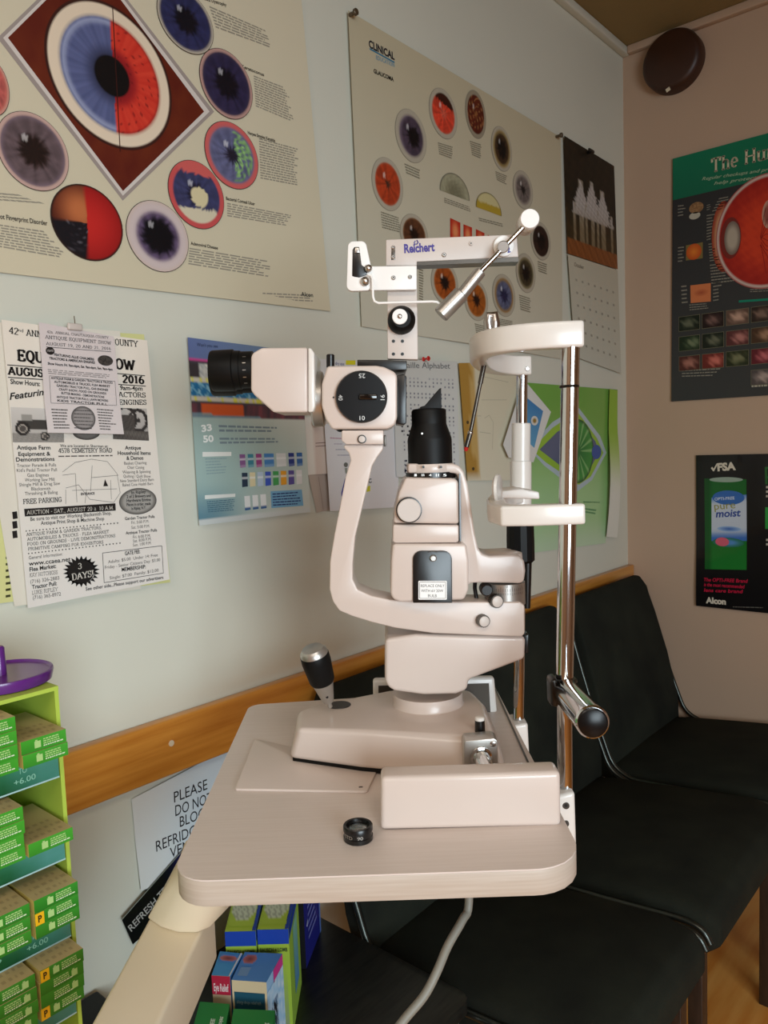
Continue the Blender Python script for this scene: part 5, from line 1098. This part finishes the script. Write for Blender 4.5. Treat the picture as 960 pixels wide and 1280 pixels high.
# navy carton with a black spine
A_, B_ = onz(383, 1211, ZT), onz(401, 1163, ZT); sd = (B_ - A_).normalized().cross(DZ) * -1; sd = -DX * .030
mb = MB(); bs = [A_, B_, B_ + sd * .8, A_ + sd * .8]; tt = [p + DZ * .17 for p in bs]
for q, c in (([bs[0], bs[1], tt[1], tt[0]], (30, 34, 120)), ([bs[3], bs[0], tt[0], tt[3]], (10, 10, 14)), ([bs[2], bs[3], tt[3], tt[2]], (12, 12, 16)), ([bs[1], bs[2], tt[2], tt[1]], (12, 12, 20)), (tt, (20, 22, 60)), (bs[::-1], (10, 10, 12))): mb.raw(q, [(0, 1, 2, 3)], 'ink', [lin(c)] * 4)
e = (B_ - A_); nn = e.cross(DZ).normalized() * .0006
def sp(u, z): return A_ + e * u + DZ * z + nn
for (u0, z0, u1, z1, u2, z2) in [(.3, .135, .6, .16, .55, .12), (.35, .11, .8, .15, .6, .125), (.2, .10, .5, .118, .4, .098), (.1, .062, .2, .07, .16, .058)]: mb.raw([sp(u0, z0), sp(u2, z2), sp(u1, z1)], [(0, 1, 2)], 'ink', [lin((190, 196, 224))] * 3)
for i in range(5):
    z0 = .035 + i * .012; mb.raw([sp(.2, z0), sp(.75 - .06 * i, z0 + .003), sp(.75 - .06 * i, z0 + .0075), sp(.2, z0 + .0045)], [(0, 1, 2, 3)], 'ink', [lin((110, 116, 180))] * 4)
mb.raw([sp(.92, .0), sp(1, .0), sp(1, .17), sp(.92, .17)], [(0, 1, 2, 3)], 'ink', [lin((90, 120, 190))] * 4)
single(mb, 'carton', 'navy blue carton with pale script and a black spine behind the lime cartons', 'box')
SKY = (84, 140, 206)
def eyepic(u, v):
    d = math.hypot((u - .5) / .5, (v - .5) / .36); return SKY if d > 1 else mix((196, 120, 110), (120, 60, 60), 1 - d)
mb = facebox('c', '', [(289.5, 1225), (333, 1228), (352.5, 1192), (306, 1190)], .576, ZT, {'all': SKY, 'front': (206, 186, 150), 'right': (150, 190, 226), 'top': SKY},
    [('front', lambda u, v: mix((32, 78, 96), (20, 60, 80), v), 2, 4, (.06, .12, .94, .98)), ('top', eyepic, 10, 8, (.05, .02, .42, .5)), ('right', lambda u, v: mix((120, 180, 224), (230, 236, 242), dk(u * 2.2, v * 2.2)), 10, 14, (0, .12, 1, 1)), ('right', lambda u, v: (200, 60, 140), 1, 1, (.4, .0, 1, .14)),
     ('right', lambda u, v: (24, 26, 34) if math.hypot((u - .5) * 2, (v - .5) * 2) < 1 and noise(u * 3, v * 3) < .4 else (150, 190, 226), 10, 12, (.18, .3, .6, .8)), ('top', lambda u, v: mix(SKY, (130, 160, 190), .7), 2, 2, (.1, .55, .38, .85))])
for i in range(6): facetext(mb, 'front', 'allergy drops relief itch', .12, .24 + i * .1, .82, .035, (130, 150, 150), 0)
single(mb, 'carton', 'sky blue eye drop carton with teal panel in front of the right lime carton', 'box')
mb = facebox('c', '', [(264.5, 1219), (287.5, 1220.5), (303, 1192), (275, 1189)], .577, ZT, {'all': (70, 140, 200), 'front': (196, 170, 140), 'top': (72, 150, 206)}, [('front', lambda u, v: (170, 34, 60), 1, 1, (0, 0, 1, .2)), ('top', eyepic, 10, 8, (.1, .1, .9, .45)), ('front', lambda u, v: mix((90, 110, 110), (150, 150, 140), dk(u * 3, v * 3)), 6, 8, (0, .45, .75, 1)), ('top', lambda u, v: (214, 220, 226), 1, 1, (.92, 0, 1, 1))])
facetext(mb, 'front', 'Eye Relief', .1, .16, .9, .08, (220, 200, 200)); single(mb, 'carton', 'small blue carton with a red front band beside the instrument arm', 'box')
GRN = (30, 124, 58)
def greenpack(top, zt3, label, t1):
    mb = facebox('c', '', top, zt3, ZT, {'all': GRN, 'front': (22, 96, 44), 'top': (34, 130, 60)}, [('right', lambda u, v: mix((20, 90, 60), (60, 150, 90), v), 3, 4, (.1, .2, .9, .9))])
    facetext(mb, 'top', t1, .52, .80, .32, .13, (200, 220, 200), .03, True); facetext(mb, 'top', 'moist', .80, .74, .34, .13, (200, 220, 200), .03, True)
    return single(mb, 'carton', label, 'box')
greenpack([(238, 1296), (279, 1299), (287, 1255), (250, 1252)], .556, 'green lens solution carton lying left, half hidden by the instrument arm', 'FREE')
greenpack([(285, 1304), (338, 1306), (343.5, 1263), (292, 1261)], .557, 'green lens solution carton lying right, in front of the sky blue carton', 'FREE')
# ================================================================ LOW CABINET + LENS BOX RACK
CB = thing('low_cabinet', 'low black cabinet carrying the lime display rack', 'cabinet', V((-.86, .16, 0)))
MB().abox(-.995, -.705, -.25, .50, .02, .50, 'blackm', .003).build('body', CB)
for y in (.0, .27): MB().abox(-.706, -.698, y - .24, y + .0, .05, .47, 'tabw', .002).build('door', CB)
RK = thing('display_rack', 'lime green cardboard display rack with shelves of contact lens boxes', 'rack', V((-.87, .26, .50)))
X0, X1, Y0, Y1, ZR = -.955, -.748, .06, .3575, 1.011
MB().abox(X0, X1, Y1 - .004, Y1, .50, ZR, 'lime').build('side_panel', RK)
MB().abox(X0, X1, Y0, Y0 + .004, .50, ZR, 'lime').build('side_panel', RK)
MB().abox(X0, X0 + .004, Y0 + .004, Y1 - .004, .50, ZR, 'lime').build('back_panel', RK)
MB().abox(X0, X1 + .0005, Y0, Y1, ZR, ZR + .004, 'lime').build('top_panel', RK)
FL = [.9535, .868, .7865, .704, .622, .54]
for k, z in enumerate(FL):
    MB().abox(X0 + .004, X1, Y0 + .004, Y1 - .004, z - .004, z, 'lime').build('shelf', RK)
    mb = MB()
    a0, a1 = V((X1 + .0015, Y0 + .004, z - .030)), V((X1 + .0015, Y1 - .006, z - .030)); up = DZ * .028
    n = 16
    vs = []; cs = []; fs = []
    for i in range(n + 1):
        for j in range(4):
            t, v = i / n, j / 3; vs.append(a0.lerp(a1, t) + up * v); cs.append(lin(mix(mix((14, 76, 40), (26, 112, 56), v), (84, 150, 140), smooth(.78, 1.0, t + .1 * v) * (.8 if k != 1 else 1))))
    for i in range(n):
        for j in range(3): w_ = i * 4 + j; fs.append((w_, w_ + 4, w_ + 5, w_ + 1))
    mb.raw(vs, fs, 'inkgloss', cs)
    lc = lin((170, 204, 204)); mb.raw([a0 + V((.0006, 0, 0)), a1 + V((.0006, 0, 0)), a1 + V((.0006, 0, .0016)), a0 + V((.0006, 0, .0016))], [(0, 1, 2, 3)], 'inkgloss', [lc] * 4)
    for t, ya, yb, zo in (('TO', .312, .320, .0165), ('+6.00', .307, .328, .007), ('-5.75', .262, .283, .010)):
        if k in (0, 2):
            gv, gf, W = glyphs(t, .01); sc_ = (yb - ya) / W; mb.raw([V((X1 + .0022, ya + x * sc_, z - .030 + zo + y * .0055)) for x, y in gv], gf, 'inkgloss', [lin((140, 196, 170))] * len(gv))
    mb.build('price_rail', RK)
# lens boxes
LBX, LBY, LBZ = .085, .0435, .01265
def lens_box_mesh(kind):
    mb = MB(); R = random.Random(4); x0, x1, y0, y1, z0, z1 = -LBX, 0, 0, LBY, 0, LBZ
    g = {'a': (58, 150, 40), 'b': (40, 122, 34)}[kind[0]]
    fq = [V((x1, y0, z0)), V((x1, y1, z0)), V((x1, y1, z1)), V((x1, y0, z1))]
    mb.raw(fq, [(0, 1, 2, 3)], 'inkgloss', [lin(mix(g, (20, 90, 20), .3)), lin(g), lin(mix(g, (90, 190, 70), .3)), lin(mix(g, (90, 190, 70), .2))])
    tan = (188, 170, 122)
    mb.raw([V((x0, y0, z1)), V((x1, y0, z1)), V((x1, y1, z1)), V((x0, y1, z1))], [(0, 1, 2, 3)], 'ink', [lin(tan)] * 4)
    for q in ([V((x0, y0, z0)), V((x1, y0, z0)), V((x1, y0, z1)), V((x0, y0, z1))], [V((x1, y1, z0)), V((x0, y1, z0)), V((x0, y1, z1)), V((x1, y1, z1))], [V((x0, y1, z0)), V((x0, y0, z0)), V((x0, y0, z1)), V((x0, y1, z1))], [V((x0, y0, z0)), V((x0, y1, z0)), V((x1, y1, z0)), V((x1, y0, z0))]):
        mb.raw(q, [(0, 1, 2, 3)], 'ink', [lin((196, 176, 96))] * 4)
    X = x1 + .0004
    def r_(ya, za, yb, zb, c, xx=X): mb.raw([V((xx, ya, za)), V((xx, yb, za)), V((xx, yb, zb)), V((xx, ya, zb))], [(0, 1, 2, 3)], 'inkgloss', [lin(c)] * 4)
    pale = (168, 206, 130)
    if kind[1] == 'p': r_(.0002, .0004, .0088, LBZ - .0004, (232, 178, 30))
    if kind[1] == 'p':
        gv, gf, W = glyphs('P', .03); mb.raw([V((X + .0003, .0028 + x * .0036 / W, .0034 + y * .0062)) for x, y in gv], gf, 'inkgloss', [lin((40, 34, 20))] * len(gv))
    s0 = .0125 if kind[1] != 'r' else .031
    r_(s0, .003, s0 + .006, .0095, pale); r_(s0 + .0008, .0096, s0 + .003, .0108, pale)
    t0 = .021 if kind[1] != 'r' else .013
    for i in range(4):
        yy = t0
        while yy < t0 + .017 - .001 * i:
            w = .001 + R.random() * .0022; r_(yy, .0028 + i * .0021, yy + w, .0028 + i * .0021 + .0012, pale if i else (210, 226, 190)); yy += w + .0006
    for i in range(3):
        xx = -.012 - i * .012; yy = .006
        while yy < .038:
            w = .001 + R.random() * .004; mb.raw([V((xx, yy, z1 + .0003)), V((xx + .005, yy, z1 + .0003)), V((xx + .005, yy + w, z1 + .0003)), V((xx, yy + w, z1 + .0003))], [(0, 1, 2, 3)], 'ink', [lin((168, 151, 108))] * 4); yy += w + .003
    return mb
PROTO = {}
def lens_box(kind, x, y, z, label, rz=0.0):
    if kind not in PROTO:
        o = lens_box_mesh(kind).build('lens_box', None); PROTO[kind] = o; first = True
    else:
        o = PROTO[kind].copy(); COL.objects.link(o)
    o.location = (x, y, z); o.rotation_euler = (0, 0, rz); o['label'] = label; o['category'] = 'box'; o['group'] = 'green contact lens boxes on the display rack'
    return o
rnd = random.Random(11)
ROW = ['top', 'second', 'third', 'fourth', 'fifth', 'bottom']
POS = {2: ['lowest', 'upper'], 1: ['single'], 3: ['lowest', 'middle', 'topmost'], 4: ['lowest', 'second lowest', 'second highest', 'topmost']}
for k, (nl, nr, pk) in enumerate([(4, 2, {}), (4, 1, {}), (3, 3, {('r', 1)}), (4, 4, {('r', 3), ('r', 0)}), (4, 4, {})]):
    z = FL[k] + .0003
    for side, n, yy in (('l', nl, .2585), ('r', nr, .3055)):
        if k == 4: continue
        for i in range(n):
            sticker = (side, i) in pk; kind = ('a' if k < 2 else 'b') + ('p' if sticker else ('r' if k == 3 else 'n'))
            sw_ = ('left' if side == 'l' else 'right')
            if sticker: lbl = 'green lens box with yellow P sticker, %s of right stack, %s shelf' % (POS[n][i], ROW[k])
            else: lbl = 'green lens box, %s of the %s stack on the %s rack shelf' % (POS[n][i], sw_, ROW[k])
            lens_box(kind, -.7195 + (n - 1 - i) * -.0004 + rnd.uniform(-.001, .001), yy + (.0012 * (n - 1 - i) if side == 'l' else .0) * 0 + rnd.uniform(-.0006, .0006), z + i * (LBZ + .0004), lbl)
# inner divider flap seen on the third shelf
# purple cup stand on the rack
pz = ZR + .0042; pc_ = onz(1, 848, pz + .005); pc_.z = pz
PS = thing('plastic_stand', 'purple plastic stand with a flat round base on top of the display rack', 'stand', pc_)
MB().lathe(pc_, DZ, [(0, .046), (.001, .048), (.009, .050), (.0115, .0495), (.012, .048), (.0095, .046), (.0090, .01)], 'purple', 56).build('foot', PS)
MB().lathe(pc_ + DZ * .0085, DZ, [(0, .006), (.028, .0055), (.030, .004)], 'purple', 40).build('post', PS)
# ================================================================ CAMERA + LIGHT
cam = bpy.data.cameras.new('camera'); co = bpy.data.objects.new('camera', cam); COL.objects.link(co)
cam.sensor_fit = 'VERTICAL'; cam.sensor_height = 24.0; cam.lens = 24.0 * F_PX / 1280.0; cam.clip_start = .02; cam.clip_end = 50
cr_, cu_, cf_ = V((RX.x, RY.x, RZ.x)), -V((RX.y, RY.y, RZ.y)), V((RX.z, RY.z, RZ.z))
mw = Matrix.Identity(4)
for i in range(3): mw[i][0], mw[i][1], mw[i][2], mw[i][3] = cr_[i], cu_[i], -cf_[i], C0[i]
co.matrix_world = mw; SC.camera = co
def area(name, loc, aim, sx, sy, power, rgb, spread=180):
    l = bpy.data.lights.new(name, 'AREA'); l.shape = 'RECTANGLE'; l.size = sx; l.size_y = sy; l.energy = power; l.color = rgb; l.spread = math.radians(spread)
    o = bpy.data.objects.new(name, l); COL.objects.link(o); o.location = loc
    o.rotation_euler = (V(aim) - V(loc)).to_track_quat('-Z', 'Y').to_euler(); return o
area('ceiling_light', (.75, -.3, 2.33), (.75, -.3, 0), .6, .6, 12, (1.0, .87, .72))
area('ceiling_light', (.1, -1.2, 2.33), (.1, -1.2, 0), .9, .6, 17, (1.0, .88, .76))
area('window_light', (2.1, -.5, 1.25), (-1, 1.0, .85), 2.0, 1.1, 32, (.78, .92, 1.0), 95)
w = bpy.data.worlds.new('world'); SC.world = w; w.use_nodes = True
w.node_tree.nodes['Background'].inputs[0].default_value = (.5, .46, .4, 1); w.node_tree.nodes['Background'].inputs[1].default_value = .3
SC.view_settings.view_transform = 'Standard'; SC.view_settings.look = 'None'; SC.view_settings.exposure = -0.12
